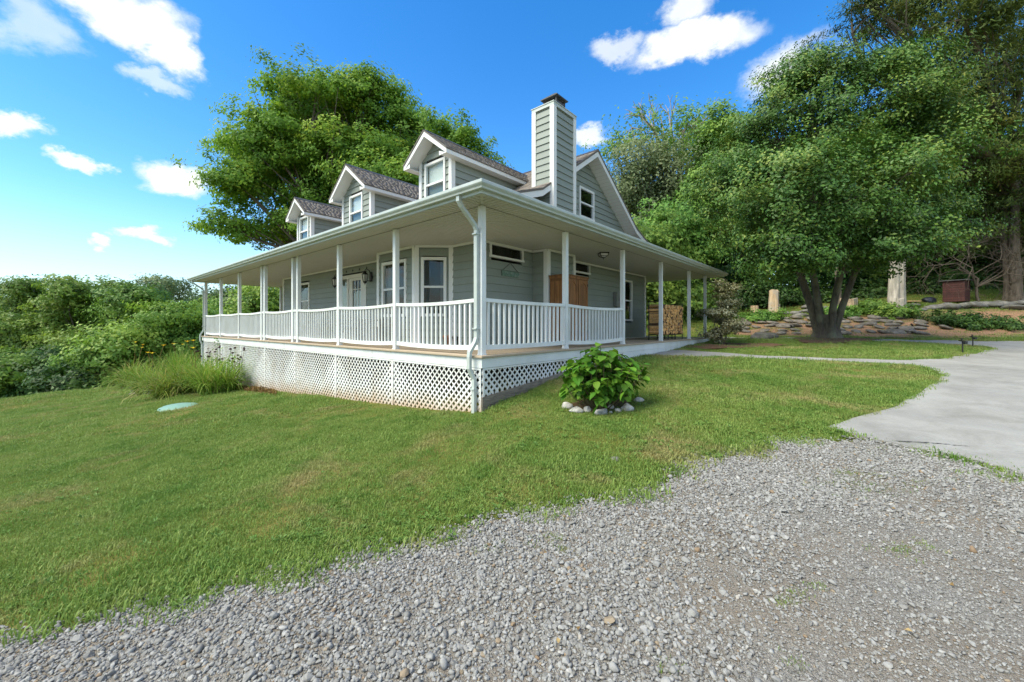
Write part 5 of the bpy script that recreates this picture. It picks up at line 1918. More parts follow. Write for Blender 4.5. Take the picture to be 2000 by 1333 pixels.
# ------------------------------------------------------------------ plants
def hydrangea():
    base = on_ground(1174, 797)
    t = tag(empty('hydrangea_bush', base), 'leafy bright green hydrangea bush ringed by pale rocks', 'bush')
    r = random.Random(9)
    # ovate leaf, cupped along the midrib, tip bent down
    kinds = []
    for k in range(4):
        mb = MB()
        st = [(0, .10), (.18, .40), (.42, .52), (.68, .40), (.88, .16), (1.0, .0)]
        for (x, w_) in st:
            zc = -.22 * x * x * (1 + .5 * k / 3)
            jag = 1 + .06 * math.sin(17 * x + k)
            for s_ in (-1, -.5, 0, .5, 1):
                mb.v.append((x, s_ * w_ * .72 * jag, zc + .16 * abs(s_) * w_ + .02 * math.sin(9 * x + 5 * s_ + k)))
        for i in range(len(st) - 1):
            for j in range(4):
                a_ = i * 5 + j
                mb.f.append((a_, a_ + 1, a_ + 6, a_ + 5))
        me = mb.mesh('leaf'); me.materials.append(M['hyd'])
        me.attributes.new('rnd', 'FLOAT', 'FACE').data.foreach_set('value', [.2 + .2 * k] * len(me.polygons))
        me.polygons.foreach_set('use_smooth', [True] * len(me.polygons))
        kinds.append(me)
    tips = []
    for i in range(46):
        th = 2 * math.pi * ((i * .618) % 1) + r.uniform(-.2, .2)
        f = math.sqrt((i + .5) / 46)
        el = math.acos(min(1, f * .98)) if True else 0
        R_ = Vector((math.cos(th) * f * .56, math.sin(th) * f * .52, .28 + .6 * math.sin(el) * r.uniform(.88, 1.1) + .06 * r.random()))
        tips.append(R_)
    tips = [Vector((q.x, q.y, q.z - .14 * (i % 4 == 0))) for i, q in enumerate(tips)]
    tips += [Vector((.60, -.10, .62)), Vector((.62, .02, .50)), Vector((-.12, -.42, .26)), Vector((-.55, -.2, .35))]
    for i, q in enumerate(tips):
        root = Vector((q.x * .28, q.y * .28, 0))
        mid = root.lerp(q, .55) + Vector((q.x * .08, q.y * .08, -.03))
        MB().tube([root, mid, q], [.009, .007, .005], 5, False).build('stem', M['stem'], t)
        for k in range(5 if i % 2 else 6):
            o = link('leaf', kinds[r.randrange(4)], None, t)
            th = r.uniform(0, 2 * math.pi)
            out = Vector((q.x, q.y, 0))
            ang = math.atan2(out.y, out.x) if out.length > .1 else th
            az = ang + r.uniform(-1.9, 1.9)
            s_ = r.uniform(.11, .175)
            o.scale = (s_, s_ * r.uniform(.85, 1.05), s_)
            o.rotation_euler = (r.uniform(-.35, .35), r.uniform(-.25, .55) + (.35 if q.z < .45 else 0), az)
            o.location = q + Vector((0, 0, -.035 * k + .03))


hydrangea()


def hydrangea_inner():
    n = 760
    t = bpy.data.objects['hydrangea_bush']
    d = unit(rng.normal(size=(n, 3)) * np.array([1, 1, .8]) + np.array([0, 0, .35])); d[:, 2] = np.abs(d[:, 2])
    f = rng.uniform(.45, 1.0, n)[:, None]
    C = d * f * np.array([.54, .5, .62]) + np.array([0, 0, .18])
    o = leaves('inner_leaves', C, d * .6 + np.array([0, 0, .6]) + rng.normal(size=(n, 3)) * .4, rng.uniform(.09, .15, n), M['hyd'], t, .75, .12, d + rng.normal(size=(n, 3)) * .5 - np.array([0, 0, .4]))
    tag(o, kind='stuff')


hydrangea_inner()


def blades(name, base, n, R_, Lm, wd, m, parent, curl=1.0, lean=.5, upright=.0):
    """arching strap leaves from a crown"""
    K = 5
    th = rng.uniform(0, 2 * np.pi, n)
    r0_ = R_ * np.sqrt(rng.random(n)); a0 = rng.uniform(0, 2 * np.pi, n)
    L_ = Lm * rng.uniform(.55, 1.1, n)
    B = np.c_[r0_ * np.cos(a0), r0_ * np.sin(a0), np.zeros(n)]
    out = np.c_[np.cos(th), np.sin(th), np.zeros(n)]
    side = np.c_[-np.sin(th), np.cos(th), np.zeros(n)]
    ang0 = rng.uniform(.05, lean, n)
    bend = rng.uniform(.3, 1.3, n) * curl
    V = np.zeros((n, K, 2, 3))
    p = B.copy()
    for i in range(K):
        t_ = i / (K - 1)
        w_ = wd * (1 - t_) ** .6 * (.6 if i == 0 else 1) + .0015
        V[:, i, 0] = p - side * w_ / 2; V[:, i, 1] = p + side * w_ / 2
        a = ang0 + bend * t_ * 1.3
        p = p + (out * np.sin(a)[:, None] + np.array([0, 0, 1.]) * np.cos(a)[:, None]) * (L_ / (K - 1))[:, None]
    idx = np.arange(n * K * 2).reshape(n, K, 2)
    F_ = np.stack([idx[:, :-1, 0], idx[:, :-1, 1], idx[:, 1:, 1], idx[:, 1:, 0]], -1).reshape(-1, 4)
    o = link(name, np_mesh(name, V.reshape(-1, 3), F_, np.repeat(rng.random(n), K - 1)), m, parent)
    return o


def flower_bed():
    lilies = [(262, 757, 'rounded strap-leaved clump at the left end of the flower bed'), (300, 768, 'arching green clump second from the left in the bed'),
              (338, 774, 'front grassy clump nearest the green tank lid'), (300, 742, 'clump with most yellow lilies at the back left of the bed'),
              (352, 752, 'tall green clump in the middle of the bed'), (388, 766, 'yellowish clump right of the middle of the bed'), (395, 742, 'dense green clump against the porch corner'),
              (425, 768, 'low grassy clump in front of the purple coneflowers')]
    for i, (u, v, lab) in enumerate(lilies):
        p = on_ground(u, v)
        t = tag(empty('daylily_clump', p), lab, 'plant', 'clumps in the flower bed')
        hgt = 2.05 if v < 760 else 1.55
        blades('foliage', p, 620, .5, hgt, .03, M['lily'], t, (1.7, 1.5, 1.6, 1.1, .7, 1.2, .8, 1.3)[i], (1.0, .9, 1.0, .7, .45, .8, .5, .8)[i])
        blades('dry_leaves', p, 34, .40, hgt * .9, .014, M['dry'], t, .8, .7)
        if i in (0, 1, 3, 4, 5, 6):
            for q in range(5 if i == 3 else 3):
                a_ = random.uniform(0, 6.28); rr = random.uniform(.05, .38)
                tip = Vector((rr * math.cos(a_) * 1.5, rr * math.sin(a_) * 1.5, hgt * random.uniform(.98, 1.2)))
                MB().tube([(rr * .4 * math.cos(a_), rr * .4 * math.sin(a_), .2), tip * .7 + Vector((0, 0, .25)), tip], .006, 4, False).build('stalk', M['dry'], t)
                if q < 3:
                    fm = []
                    C = np.array([tuple(tip)] * 6); th = np.arange(6) * np.pi / 3
                    ax = np.c_[np.cos(th), np.sin(th), np.full(6, .55)]
                    leaves('flower', C + ax * .05, np.c_[-np.cos(th) * .5, -np.sin(th) * .5, np.ones(6)], .11, M['yellow'], t, .45, .05, ax)
    cone = [(408, 752, 'coneflower plant at the porch corner with dark purple heads'), (432, 752, 'coneflower plant in the middle of the purple group'), (458, 760, 'coneflower plant farthest right, in front of the lattice')]
    for i, (u, v, lab) in enumerate(cone):
        p = on_ground(u, v)
        t = tag(empty('coneflower', p), lab, 'flower', 'coneflowers before the lattice')
        n = 260
        h = np.abs(rng.normal(.6, .3, n)); a_ = rng.uniform(0, 6.28, n); rr = .45 * np.sqrt(rng.random(n))
        C = np.c_[rr * np.cos(a_), rr * np.sin(a_), h]
        leaves('foliage', C, rng.normal(size=(n, 3)) * .6 + np.array([0, 0, 1]), rng.uniform(.09, .17, n), M['wood_mid'], t, .4, .1)
        for q in range(13):
            a_ = random.uniform(0, 6.28); r_ = random.uniform(.05, .42)
            x, y, z_ = r_ * math.cos(a_), r_ * math.sin(a_), random.uniform(.95, 1.55)
            MB().tube([(x * .4, y * .4, 0), (x * .8, y * .8, z_ * .6), (x, y, z_)], .005, 4, False).build('stalk', M['stem'], t)
            MB().lathe([(.012, -.02), (.04, -.008), (.045, .005), (.03, .03), (.005, .042)], (x, y, z_), 8).build('flower_head', M['purple'], t)
    # tall weed climbing by the corner
    p = on_ground(424, 752)
    t = tag(empty('tall_weed', p), 'single tall thin weed reaching up to the deck edge', 'weed')
    MB().tube([(0, 0, 0), (.02, 0, .9), (0, .02, 1.9)], [.012, .009, .004], 5, False).build('stalk', M['stem'], t)
    C = np.c_[rng.normal(0, .05, 70), rng.normal(0, .05, 70), rng.uniform(.4, 1.95, 70)]
    leaves('foliage', C, rng.normal(size=(70, 3)), .10, M['wood_mid'], t, .4)
    # little stack of reddish stones at the left end
    for i in range(14):
        u, v = 252 + (i % 5) * 9 + 4 * ((i // 5) % 2), 771 - (i // 5) * 6
        p = on_ground(258 + (i % 5) * 9, 772)
        o = link('wall_stone', rock_mesh(300 + i, .5, 8, 2), M['rock_flag'], None, True)
        k = p.y / F_PX
        o.scale = (6 * k, 5 * k, 5.5 * k); o.location = (p.x + 4 * k * ((i // 5) % 2), p.y, p.z + (2.5 + 5.5 * (i // 5)) * k); o.rotation_euler = (0, 0, i * 1.3)
        tag(o, 'small reddish fieldstone stacked at the left end of the flower bed', 'stone', 'stacked stones of the flower bed')
    # dry mulch at the foot
    pts = []
    for _ in range(900):
        u, v = random.uniform(415, 540), random.uniform(752, 775)
        pts.append(on_ground(u, 761 + (u - 500) * .16 + random.uniform(0, 8)))
    C = np.array([tuple(p) for p in pts]); C[:, 2] += rng.uniform(0, .10, len(C))
    o = leaves('dry_mulch', C, rng.normal(size=(len(C), 3)) + np.array([0, 0, .7]), rng.uniform(.08, .22, len(C)), M['dry'], None, .12)
    tag(o, 'dry tan grass mulch along the foot of the lattice', 'mulch', None, 'stuff')


flower_bed()


# ------------------------------------------------------------------ trees
def limb(mb, p, q, r0_, r1_, k=4, wob=.08, rnd=random):
    p, q = Vector(p), Vector(q)
    L_ = (q - p).length
    pts = [p.lerp(q, i / k) + (Vector((rnd.uniform(-1, 1), rnd.uniform(-1, 1), rnd.uniform(-.6, .6))) * wob * L_ * .5 if 0 < i < k else Vector()) for i in range(k + 1)]
    mb.tube(pts, [r0_ + (r1_ - r0_) * i / k for i in range(k + 1)], 7, False)
    return pts


def crown_points(lobes, n_clump, n_leaf, clump_r, shell=(.62, 1.02), flat=.6, up_bias=.15, bough=2.3):
    C = np.array([l[0] for l in lobes], float); R_ = np.array([l[1] for l in lobes], float)
    R_ = np.maximum(R_ - .42 * clump_r * bough, R_ * .6)          # the boughs reach out from here
    area = (R_[:, 0] * R_[:, 1] * R_[:, 2]) ** (2 / 3)
    pr = area / area.sum()
    cen, nor = [], []
    n_sup = max(6, n_clump // 11)
    need = n_sup
    for _ in range(12):
        m_ = max(64, int(need * 1.8))
        k = rng.choice(len(lobes), m_, p=pr)
        d = unit(rng.normal(size=(m_, 3)) + np.array([0, 0, up_bias]))
        f = shell[0] + (shell[1] - shell[0]) * rng.random(m_) ** .6
        f = np.where(rng.random(m_) < .14, rng.uniform(.25, .6, m_), f)
        x = C[k] + d * R_[k] * f[:, None]
        ok = np.ones(m_, bool)
        for j in range(len(lobes)):
            q = np.sum(((x - C[j]) / R_[j]) ** 2, 1)
            ok &= (q > .42) | (k == j)
        cen.append(x[ok]); nor.append(unit(d[ok] / R_[k][ok]))
        need -= ok.sum()
        if need <= 0: break
    sup = np.concatenate(cen)[:n_sup]; nor = np.concatenate(nor)[:n_sup]
    m_ = len(sup)
    # boughs: cushions of clumps, fuller above, with gaps between them
    sr = clump_r * bough * rng.uniform(.65, 1.35, m_)
    per = max(1, n_clump // m_)
    o1 = np.clip(rng.normal(size=(m_, per, 3)), -1.7, 1.7) * np.array([.55, .55, .26]) * sr[:, None, None]
    o1[..., 2] = np.where(o1[..., 2] < 0, o1[..., 2] * .6, o1[..., 2])
    cen = (sup[:, None, :] + o1).reshape(-1, 3)
    dirn = (o1 / sr[:, None, None] * .8 + nor[:, None, :] * .4).reshape(-1, 3)
    tone_s = np.repeat(rng.normal(.5, .17, m_), per)
    m_ = len(cen)
    cr = clump_r * rng.uniform(.55, 1.3, m_)
    off = np.clip(rng.normal(size=(m_, n_leaf, 3)), -1.8, 1.8) * np.array([.5, .5, .5 * flat]) * cr[:, None, None]
    P_ = cen[:, None, :] + off
    Nn = dirn[:, None, :] + np.array([0, 0, .55]) + off / cr[:, None, None] * .6 + rng.normal(size=off.shape) * .42
    tone = np.clip(tone_s[:, None] + rng.normal(0, .17, (m_, n_leaf)), 0, 1)
    return cen, P_.reshape(-1, 3), Nn.reshape(-1, 3), tone.reshape(-1)


def tree(name, label, base, lobes, n_clump, n_leaf, clump_r, leaf, m, bark, tr, cat='tree', group=None, stems=1, aspect=.55, n_twig=30, limbs=True, fork=.35, droop=None, shell=(.62, 1.02), flat=.6, bough=2.3, far=False):
    base = Vector(base)
    t = tag(empty(name, base), label, cat, group)
    L0 = [((Vector(c) - base), Vector(r)) for c, r in lobes]
    cen, P_, Nn, tone = crown_points([(tuple(c), tuple(r)) for c, r in L0], n_clump, n_leaf, clump_r, shell, flat, .15, bough)
    ax = None
    if droop is not None:
        ax = Nn * np.array([1, 1, 0]) + rng.normal(size=Nn.shape) * .5 + np.array([0, 0, -droop])
    leaves('crown', P_, Nn, leaf * rng.uniform(.7, 1.25, len(P_)), m, t, aspect, .14, ax, tone, far)
    if limbs:
        rr = random.Random(len(label))
        mb = MB()
        cz = sum(c.z for c, r in L0) / len(L0)
        top = max(c.z + r.z * .3 for c, r in L0)
        cx = sum(c.x for c, r in L0) / len(L0); cy = sum(c.y for c, r in L0) / len(L0)
        trunks = []
        if stems > 1 and tr > .2:
            kk, nn_ = 8, 22
            for i in range(kk):
                t_ = i / (kk - 1)
                for j in range(nn_):
                    th = 2 * math.pi * j / nn_
                    rr_ = tr * (1.0 + .75 * (1 - t_) ** 4) * (1 + .13 * math.cos(stems * th - .4 * stems) + .06 * math.sin(9 * th + t_ * 2)) * (1 + .12 * t_)
                    mb.v.append((rr_ * math.cos(th), rr_ * math.sin(th), -.15 + 1.05 * t_))
            for i in range(kk - 1):
                for j in range(nn_):
                    mb.f.append((i * nn_ + j, i * nn_ + (j + 1) % nn_, (i + 1) * nn_ + (j + 1) % nn_, (i + 1) * nn_ + j))
        for s_ in range(stems):
            a_ = 2 * math.pi * s_ / max(1, stems) + .4
            sp = .0 if stems == 1 else 1.0
            b0 = Vector((math.cos(a_) * tr * .42 * sp, math.sin(a_) * tr * .42 * sp, -.15))
            h = cz * fork
            e = Vector((cx * .35 + math.cos(a_) * sp * h * .33, cy * .35 + math.sin(a_) * sp * h * .33, h))
            pts = [b0 * 1.35 + Vector((0, 0, 0)), b0.lerp(e, .12), b0.lerp(e, .5) + Vector((rr.uniform(-.05, .05), rr.uniform(-.05, .05), 0)), e]
            q = tr if stems == 1 else tr * rr.uniform(.34, .5)
            mb.tube(pts, [q * 1.45, q * 1.02, q * .86, q * .74], 10, False)
            trunks.append((e, q * .74))
        for i, (c, r) in enumerate(L0):
            e, q = min(trunks, key=lambda k: (k[0] - c).length)
            ps = limb(mb, e - Vector((0, 0, .1)), c, q * .62, q * .22, 5, .12, rr)
            near = [Vector(x) for x in cen if (Vector(x) - c).length < max(r) * 1.1]
            rr.shuffle(near)
            for x in near[:n_twig]:
                p0 = ps[rr.choice((2, 3, 4, 5))]
                limb(mb, p0, x, q * .17, q * .04, 3, .14, rr)
        mb.build('trunk', bark, t, True)
    return t


def lob(Y, items, depth=1.0, jit=0.0, zmin=None):
    """lobes given as photo positions and sizes at distance Y (each a full ellipsoid with its own depth)"""
    k = Y / F_PX
    out = []
    r = random.Random(int(Y * 10) + len(items))
    for it in items:
        u, v, ru, rv = it[:4]
        dy = it[4] if len(it) > 4 else r.uniform(-1, 1) * jit
        c = at(u, v, Y + dy)
        out.append((c, Vector((ru * k, (ru + rv) / 2 * k * depth, rv * k))))
    return out


# the big holly beside the walk
hb = on_ground(1613, 661)
HY = hb.y
tree('holly_tree', 'large round dense dark holly tree beside the walk, trunk splitting near the ground', hb,
     lob(HY, [(1600, 230, 150, 110, 0), (1500, 300, 120, 110, .8), (1700, 210, 140, 100, 0), (1440, 400, 88, 105, 1.9), (1780, 330, 100, 130, 0), (1560, 390, 150, 110, -1.8), (1690, 390, 150, 110, -1.8),
              (1485, 490, 100, 58, 1.6), (1600, 495, 120, 52, -2.2), (1730, 480, 120, 62, -1.6), (1640, 330, 160, 120, 1.5), (1820, 440, 66, 66, .2), (1580, 150, 80, 50, .5), (1700, 140, 80, 46, .5), (1500, 220, 66, 62, .4)], .95),
     3000, 58, .46, .115, M['holly'], M['bark_holly'], .33, stems=6, n_twig=26, fork=.40, shell=(.78, 1.0), bough=2.3)

# maple behind the house
mb_ = Vector((-11.2, 27.5, ground(-11.2, 27.5)))
tree('maple_tree', 'tall broad yellow-green maple rising behind the left end of the house', mb_,
     lob(27.5, [(620, 235, 110, 88), (730, 240, 105, 85), (530, 265, 82, 72), (468, 300, 45, 62), (470, 370, 62, 66), (580, 350, 120, 95), (710, 340, 120, 90), (460, 445, 52, 42), (530, 450, 82, 50), (820, 290, 75, 66),
                (895, 275, 55, 55), (925, 330, 44, 44), (620, 168, 62, 36), (705, 172, 58, 36), (560, 190, 45, 36), (650, 440, 100, 60), (790, 380, 90, 70)], 1.0, 2.5),
     3600, 56, .68, .2, M['maple'], M['bark'], .36, n_twig=16, fork=.45, shell=(.58, 1.05), flat=.6, bough=2.0, far=True, aspect=.75)

# red cedar towering at the right
cb = Vector((33.5, 24.5, ground(33.5, 24.5)))
tree('cedar_tree', 'towering feathery cedar filling the upper right corner', cb,
     lob(23.5, [(1760, 30, 105, 52), (1880, 40, 105, 66), (1665, 65, 50, 44), (1700, 10, 60, 40), (1830, -60, 120, 60), (1960, 120, 95, 90), (1890, 200, 80, 80), (1970, 290, 100, 100), (1930, 400, 80, 80), (2060, 60, 110, 120),
                (2100, 250, 120, 150), (2080, 420, 120, 90), (1900, 480, 70, 52), (1860, 120, 80, 60), (1990, 470, 90, 60), (1840, 330, 70, 90), (1800, 210, 70, 80)], 1.0, 2.0),
     2100, 66, .75, .24, M['cedar'], M['bark'], .5, n_twig=14, fork=.4, aspect=.26, droop=.35, shell=(.55, 1.03), flat=.4, bough=2.6, far=True)

# trees between the house and the holly
g0 = lambda x, y: Vector((x, y, ground(x, y)))


def px_base(u, Y):
    x = (u - 1000) / F_PX * Y
    return g0(x, Y)


tree('silver_tree', 'pale silvery-green tree just right of the gable', px_base(1270, 33), lob(33, [(1262, 320, 55, 48), (1300, 370, 70, 60), (1225, 390, 48, 55), (1350, 400, 52, 55), (1270, 440, 80, 42)], 1, 1.5),
     520, 46, 1.0, .26, M['silver'], M['bark_pale'], .3, group=None, n_twig=14, shell=(.4, 1.1), flat=.8)
tree('sparse_tree', 'thin-leaved tall tree with sky showing through, right of the chimney', px_base(1290, 36), lob(36, [(1235, 250, 52, 34), (1290, 225, 44, 30), (1200, 290, 30, 30), (1340, 250, 36, 40), (1300, 285, 60, 34)], 1, 1.5),
     150, 26, 1.0, .3, M['wood_mid'], M['bark_pale'], .25, n_twig=26, shell=(.3, 1.1), flat=.8)
mids = [(1245, 500, 60, 70, 28, 'wood_mid', 'bright green tree behind the back corner of the porch roof'), (1330, 470, 75, 66, 30, 'wood_mid', 'green layered tree behind the eave, left of the holly'),
        (1400, 330, 46, 110, 31, 'wood_mid', 'narrow green tree showing along the upper left edge of the holly'), (1385, 450, 70, 80, 32, 'wood_dark', 'dark tree filling the gap between gable and holly'),
        (1300, 575, 66, 48, 26, 'wood_mid', 'low green tree seen through the back porch posts'), (1240, 590, 40, 44, 24, 'wood_lite', 'light green bush behind the back wall corner')]
for (u, v, ru, rv, Y, mk, lab) in mids:
    tree('forest_tree', lab, px_base(u, Y), lob(Y, [(u, v, ru, rv), (u - ru * .5, v + rv * .5, ru * .7, rv * .6), (u + ru * .5, v + rv * .45, ru * .7, rv * .6), (u, v - rv * .6, ru * .55, rv * .5)], 1, 1),
         420, 60, .8, .23, M[mk], M['bark'], .2, group='trees behind the house', n_twig=5, shell=(.55, 1.03), far=True, aspect=.7)


def bare_tree(name, label, base, height, r0_, seed, m, spread=.55, levels=5, cat='tree', kids=(2, 3), shrink=.72, first=3, lean=Vector((0, 0, 1))):
    r = random.Random(seed)
    t = tag(empty(name, base), label, cat)
    trunk, br = MB(), MB()

    def grow(p, d, L_, rad, lv):
        n = 3
        pts = [p]
        for i in range(n):
            d = (d + Vector((r.uniform(-1, 1), r.uniform(-1, 1), r.uniform(-.3, .6))) * .16).normalized()
            pts.append(pts[-1] + d * L_ / n)
        (trunk if lv == 0 else br).tube(pts, [rad, rad * .9, rad * .8, rad * .68], 6 if lv < 2 else 4, False)
        if lv >= levels: return
        k = first if lv == 0 else r.randint(*kids)
        for i in range(k):
            a_ = 2 * math.pi * (i + r.uniform(-.3, .3)) / k
            side = d.cross(Vector((math.cos(a_), math.sin(a_), .3))).normalized()
            nd = (d * (1 - spread * .5) + side * spread * r.uniform(.6, 1.1)).normalized()
            grow(pts[-1] if i < 2 else pts[-2], nd, L_ * shrink * r.uniform(.75, 1.1), rad * .62, lv + 1)
    grow(Vector((0, 0, -.1)), lean.normalized(), height, r0_, 0)
    trunk.build('trunk', m, t, True)
    br.build('branches', m, t, True)
    return t


b0 = px_base(1335, 37)
bare_tree('bare_tree', 'leafless grey tree with upright branches against the sky, left of the holly', b0, 8.6, .3, 4, M['bark_pale'], .42, 5, 'tree', (2, 3), .62, 4)
bs0 = on_ground(1912, 590)
bare_tree('bare_shrub', 'leafless tangled grey-brown shrub beside the red shed', bs0, 1.5, .085, 8, M['bark'], .9, 6, 'shrub', (2, 3), .86, 6)
bare_tree('bare_shrub', 'leafless branchy shrub at the far right edge behind the rock ledge', on_ground(1990, 586), 2.0, .08, 18, M['bark'], .75, 6, 'shrub', (2, 3), .82, 5)
for (u, v, wpx, lab) in ((1966, 590, 10, 'slim brown trunk left of its thicker neighbour behind the rock ledge'), (1984, 592, 17, 'thicker pale brown trunk behind the rock ledge at the right'), (1637, 604, 9, 'thin grey trunk just behind the holly stems')):
    p = on_ground(u, v); k = p.y / F_PX
    t = tag(empty('dead_tree', p), lab, 'trunk')
    MB().tube([(0, 0, -.1), (.03, 0, 1.0), (-.04, .05, 3.0), (.1, .1, 6.5)], [wpx * k * .62, wpx * k * .5, wpx * k * .46, wpx * k * .36], 10, False).build('trunk', M['bark'], t, True)

# dark woods along the right
fr_ = random.Random(12)
words = ['first', 'second', 'third', 'fourth', 'fifth', 'sixth', 'seventh', 'eighth', 'ninth', 'tenth', 'eleventh']
for i, u in enumerate(range(1415, 2200, 78)):
    Y = 32 + fr_.uniform(-2, 4)
    v = 470 + fr_.uniform(-30, 20)
    tree('woodland_tree', 'dark woodland tree behind the bank, %s from the left in the back row' % words[i], px_base(u, Y),
         lob(Y, [(u, v - 70, 55, 80), (u - 25, v, 55, 66), (u + 28, v + 6, 55, 66), (u, v + 62, 66, 40), (u + 10, v - 150, 45, 70)], 1, 1.2), 420, 44, 1.0, .3, M['wood_dark'], M['bark'], .22, group='back row of dark trees',
         n_twig=3, shell=(.5, 1.05), far=True, aspect=.7)
for i, (u, v, ru, rv, mk, lab) in enumerate([
        (1460, 575, 48, 30, 'wood_dark', 'dark undergrowth bush left of the tall pale broken trunk'), (1560, 580, 52, 30, 'wood_dark', 'dark undergrowth bush behind the stacked ledge stones'),
        (1690, 585, 40, 24, 'wood_dark', 'dark bush right of the wide sawn stump'), (1800, 565, 46, 34, 'wood_dark', 'leafy dark bush left of the red shed'), (1880, 560, 40, 30, 'wood_dark', 'dark bush behind the red shed'),
        (1950, 565, 50, 34, 'wood_dark', 'dark bush between the bare shrub and the trunks'), (2030, 560, 60, 40, 'wood_dark', 'dark bush at the far right edge')]):
    Y = 28.5
    p = px_base(u, Y)
    tree('undergrowth_bush', lab, p, lob(Y, [(u, v, ru, rv), (u - ru * .6, v + rv * .4, ru * .6, rv * .7), (u + ru * .6, v + rv * .3, ru * .6, rv * .7)], .7, .5), 170, 40, .7, .24, M[mk], M['bark'], .06, 'bush', 'undergrowth on the bank top', n_twig=4, shell=(.4, 1.05))
for (u, v, ru, rv, mk, lab) in [(1705, 602, 42, 13, 'wood_mid', 'low ferny green plants left of the thick dead trunk'), (1490, 618, 34, 11, 'wood_mid', 'low green plants in front of the tall pale broken trunk'),
                                (1635, 612, 22, 10, 'wood_mid', 'low green tuft between the holly and the wide stump'), (1870, 624, 44, 9, 'wood_dark', 'flat dark green juniper mat on the bank'), (1930, 634, 52, 9, 'wood_dark', 'spreading green mat below the juniper at the right'),
                                (1745, 612, 26, 10, 'wood_mid', 'small green plants at the foot of the thick dead trunk')]:
    p = on_ground(u, v + rv * .8)
    k = p.y / F_PX
    lobes = [(p + Vector((q * ru * k * .55, 0, rv * k * .6)), Vector((ru * k * .5, ru * k * .4, rv * k))) for q in (-1, 0, 1)]
    tree('low_shrub', lab, p, lobes, 120, 34, .28, .14, M[mk], M['bark'], .02, 'plant', None, limbs=False, shell=(.3, 1.05))

# variegated shrub at the back corner of the porch
sb = on_ground(1408, 675)
tree('variegated_shrub', 'loose cream and olive variegated shrub at the back corner of the porch', sb,
     lob(sb.y, [(1402, 592, 36, 36), (1432, 588, 30, 30), (1390, 625, 26, 28), (1425, 628, 34, 30), (1402, 652, 30, 20), (1440, 572, 28, 22), (1412, 560, 28, 22)], 1, .2), 300, 26, .2, .08, M['varieg'], M['bark'], .035, 'shrub', None, stems=6, n_twig=26, fork=.5, shell=(.3, 1.1), bough=1.3)

# woods beyond the lawn at the left
lw = [(-85, 562, 800, 74, 34, 'wood_mid', 'leftmost woodland tree at the edge of the picture'), (-4, 574, 800, 52, 35, 'wood_mid', 'rounded tall tree at the far left of the wooded edge'), (70, 546, 790, 48, 33, 'wood_mid', 'tallest crown in the left part of the woods'),
      (142, 552, 785, 50, 31.5, 'wood_lite', 'light green broad tree in the middle of the left woods'), (212, 555, 775, 42, 34, 'wood_mid', 'tree just right of the light green broad one'), (262, 566, 765, 42, 30.5, 'wood_mid', 'soft rounded tree left of the feathery one'),
      (313, 543, 700, 28, 38, 'silver', 'feathery tall pale tree breaking the skyline of the left woods'), (322, 592, 765, 48, 28.5, 'wood_lite', 'bright spreading tree beside the porch end'), (374, 598, 760, 34, 30, 'wood_lite', 'bright green tree touching the porch post'),
      (228, 652, 768, 34, 26.5, 'wood_lite', 'small light green tree at the lawn edge by the flower bed'), (110, 690, 785, 44, 27.5, 'wood_dark', 'dark low tree above the lawn edge at the left'), (25, 700, 795, 50, 27, 'wood_mid', 'low leafy tree at the bottom left of the woods'),
      (-60, 720, 800, 50, 27, 'wood_dark', 'dark thicket at the lower left corner of the woods'), (170, 735, 780, 36, 26.5, 'wood_dark', 'dark thicket left of the flower bed')]
for (u, v0, v1, hwx, Y, mk, lab) in lw:
    rr = random.Random(int(u) + 400)
    Hh = v1 - v0
    n = max(4, int(Hh / 30))
    items = []
    for i in range(n):
        t_ = (i + .5) / n
        wd = hwx * (.55 + .45 * math.sin(math.pi * min(1, t_ * 1.1 + .12)))
        items.append((u + rr.uniform(-.28, .28) * hwx, v0 + Hh * t_ * .96 + 6, wd, max(22, Hh / n * .85), rr.uniform(-1.2, 1.2)))
        if t_ > .3: items.append((u + rr.choice((-1, 1)) * rr.uniform(.45, .75) * hwx, v0 + Hh * t_ + rr.uniform(-10, 10), wd * .6, max(18, Hh / n * .6), rr.uniform(-1.4, .6)))
    area = hwx * Hh / 9000
    tree('woods_tree', lab, px_base(u, Y), lob(Y, items, 1.0), int(760 * area) + 120, 52, .66, .21, M[mk], M['bark'], .18, group='trees at the left edge of the lawn', n_twig=3, shell=(.62, 1.02), bough=2.3, far=True, aspect=.7)
far = [(395, 595, 32, 24, 80, 'wood_dark', 'distant tree just left of the porch corner post'), (432, 590, 30, 26, 84, 'wood_dark', 'distant tree between the first two far porch posts'), (480, 585, 34, 32, 78, 'wood_dark', 'distant rounded tree between the far porch posts'),
       (540, 580, 40, 34, 58, 'wood_lite', 'bright distant tree next to the house end wall'), (515, 605, 24, 20, 62, 'silver', 'distant brownish tree below the bright one'), (450, 615, 50, 14, 56, 'wood_lite', 'low light green bush row under the distant trees'),
       (570, 590, 40, 34, 66, 'wood_lite', 'bright distant tree half hidden by the end wall')]
for (u, v, ru, rv, Y, mk, lab) in far:
    lobes = lob(Y, [(u, v, ru, rv), (u - ru * .5, v + rv * .4, ru * .6, rv * .7), (u + ru * .5, v + rv * .4, ru * .6, rv * .7), (u, v + rv * 1.0, ru, rv * .6)], 1, 1.5)
    tree('distant_tree', lab, px_base(u, Y), lobes, 170, 34, 1.7, .55, M[mk], M['bark'], .3, group='distant trees beyond the porch', n_twig=3, shell=(.5, 1.05))
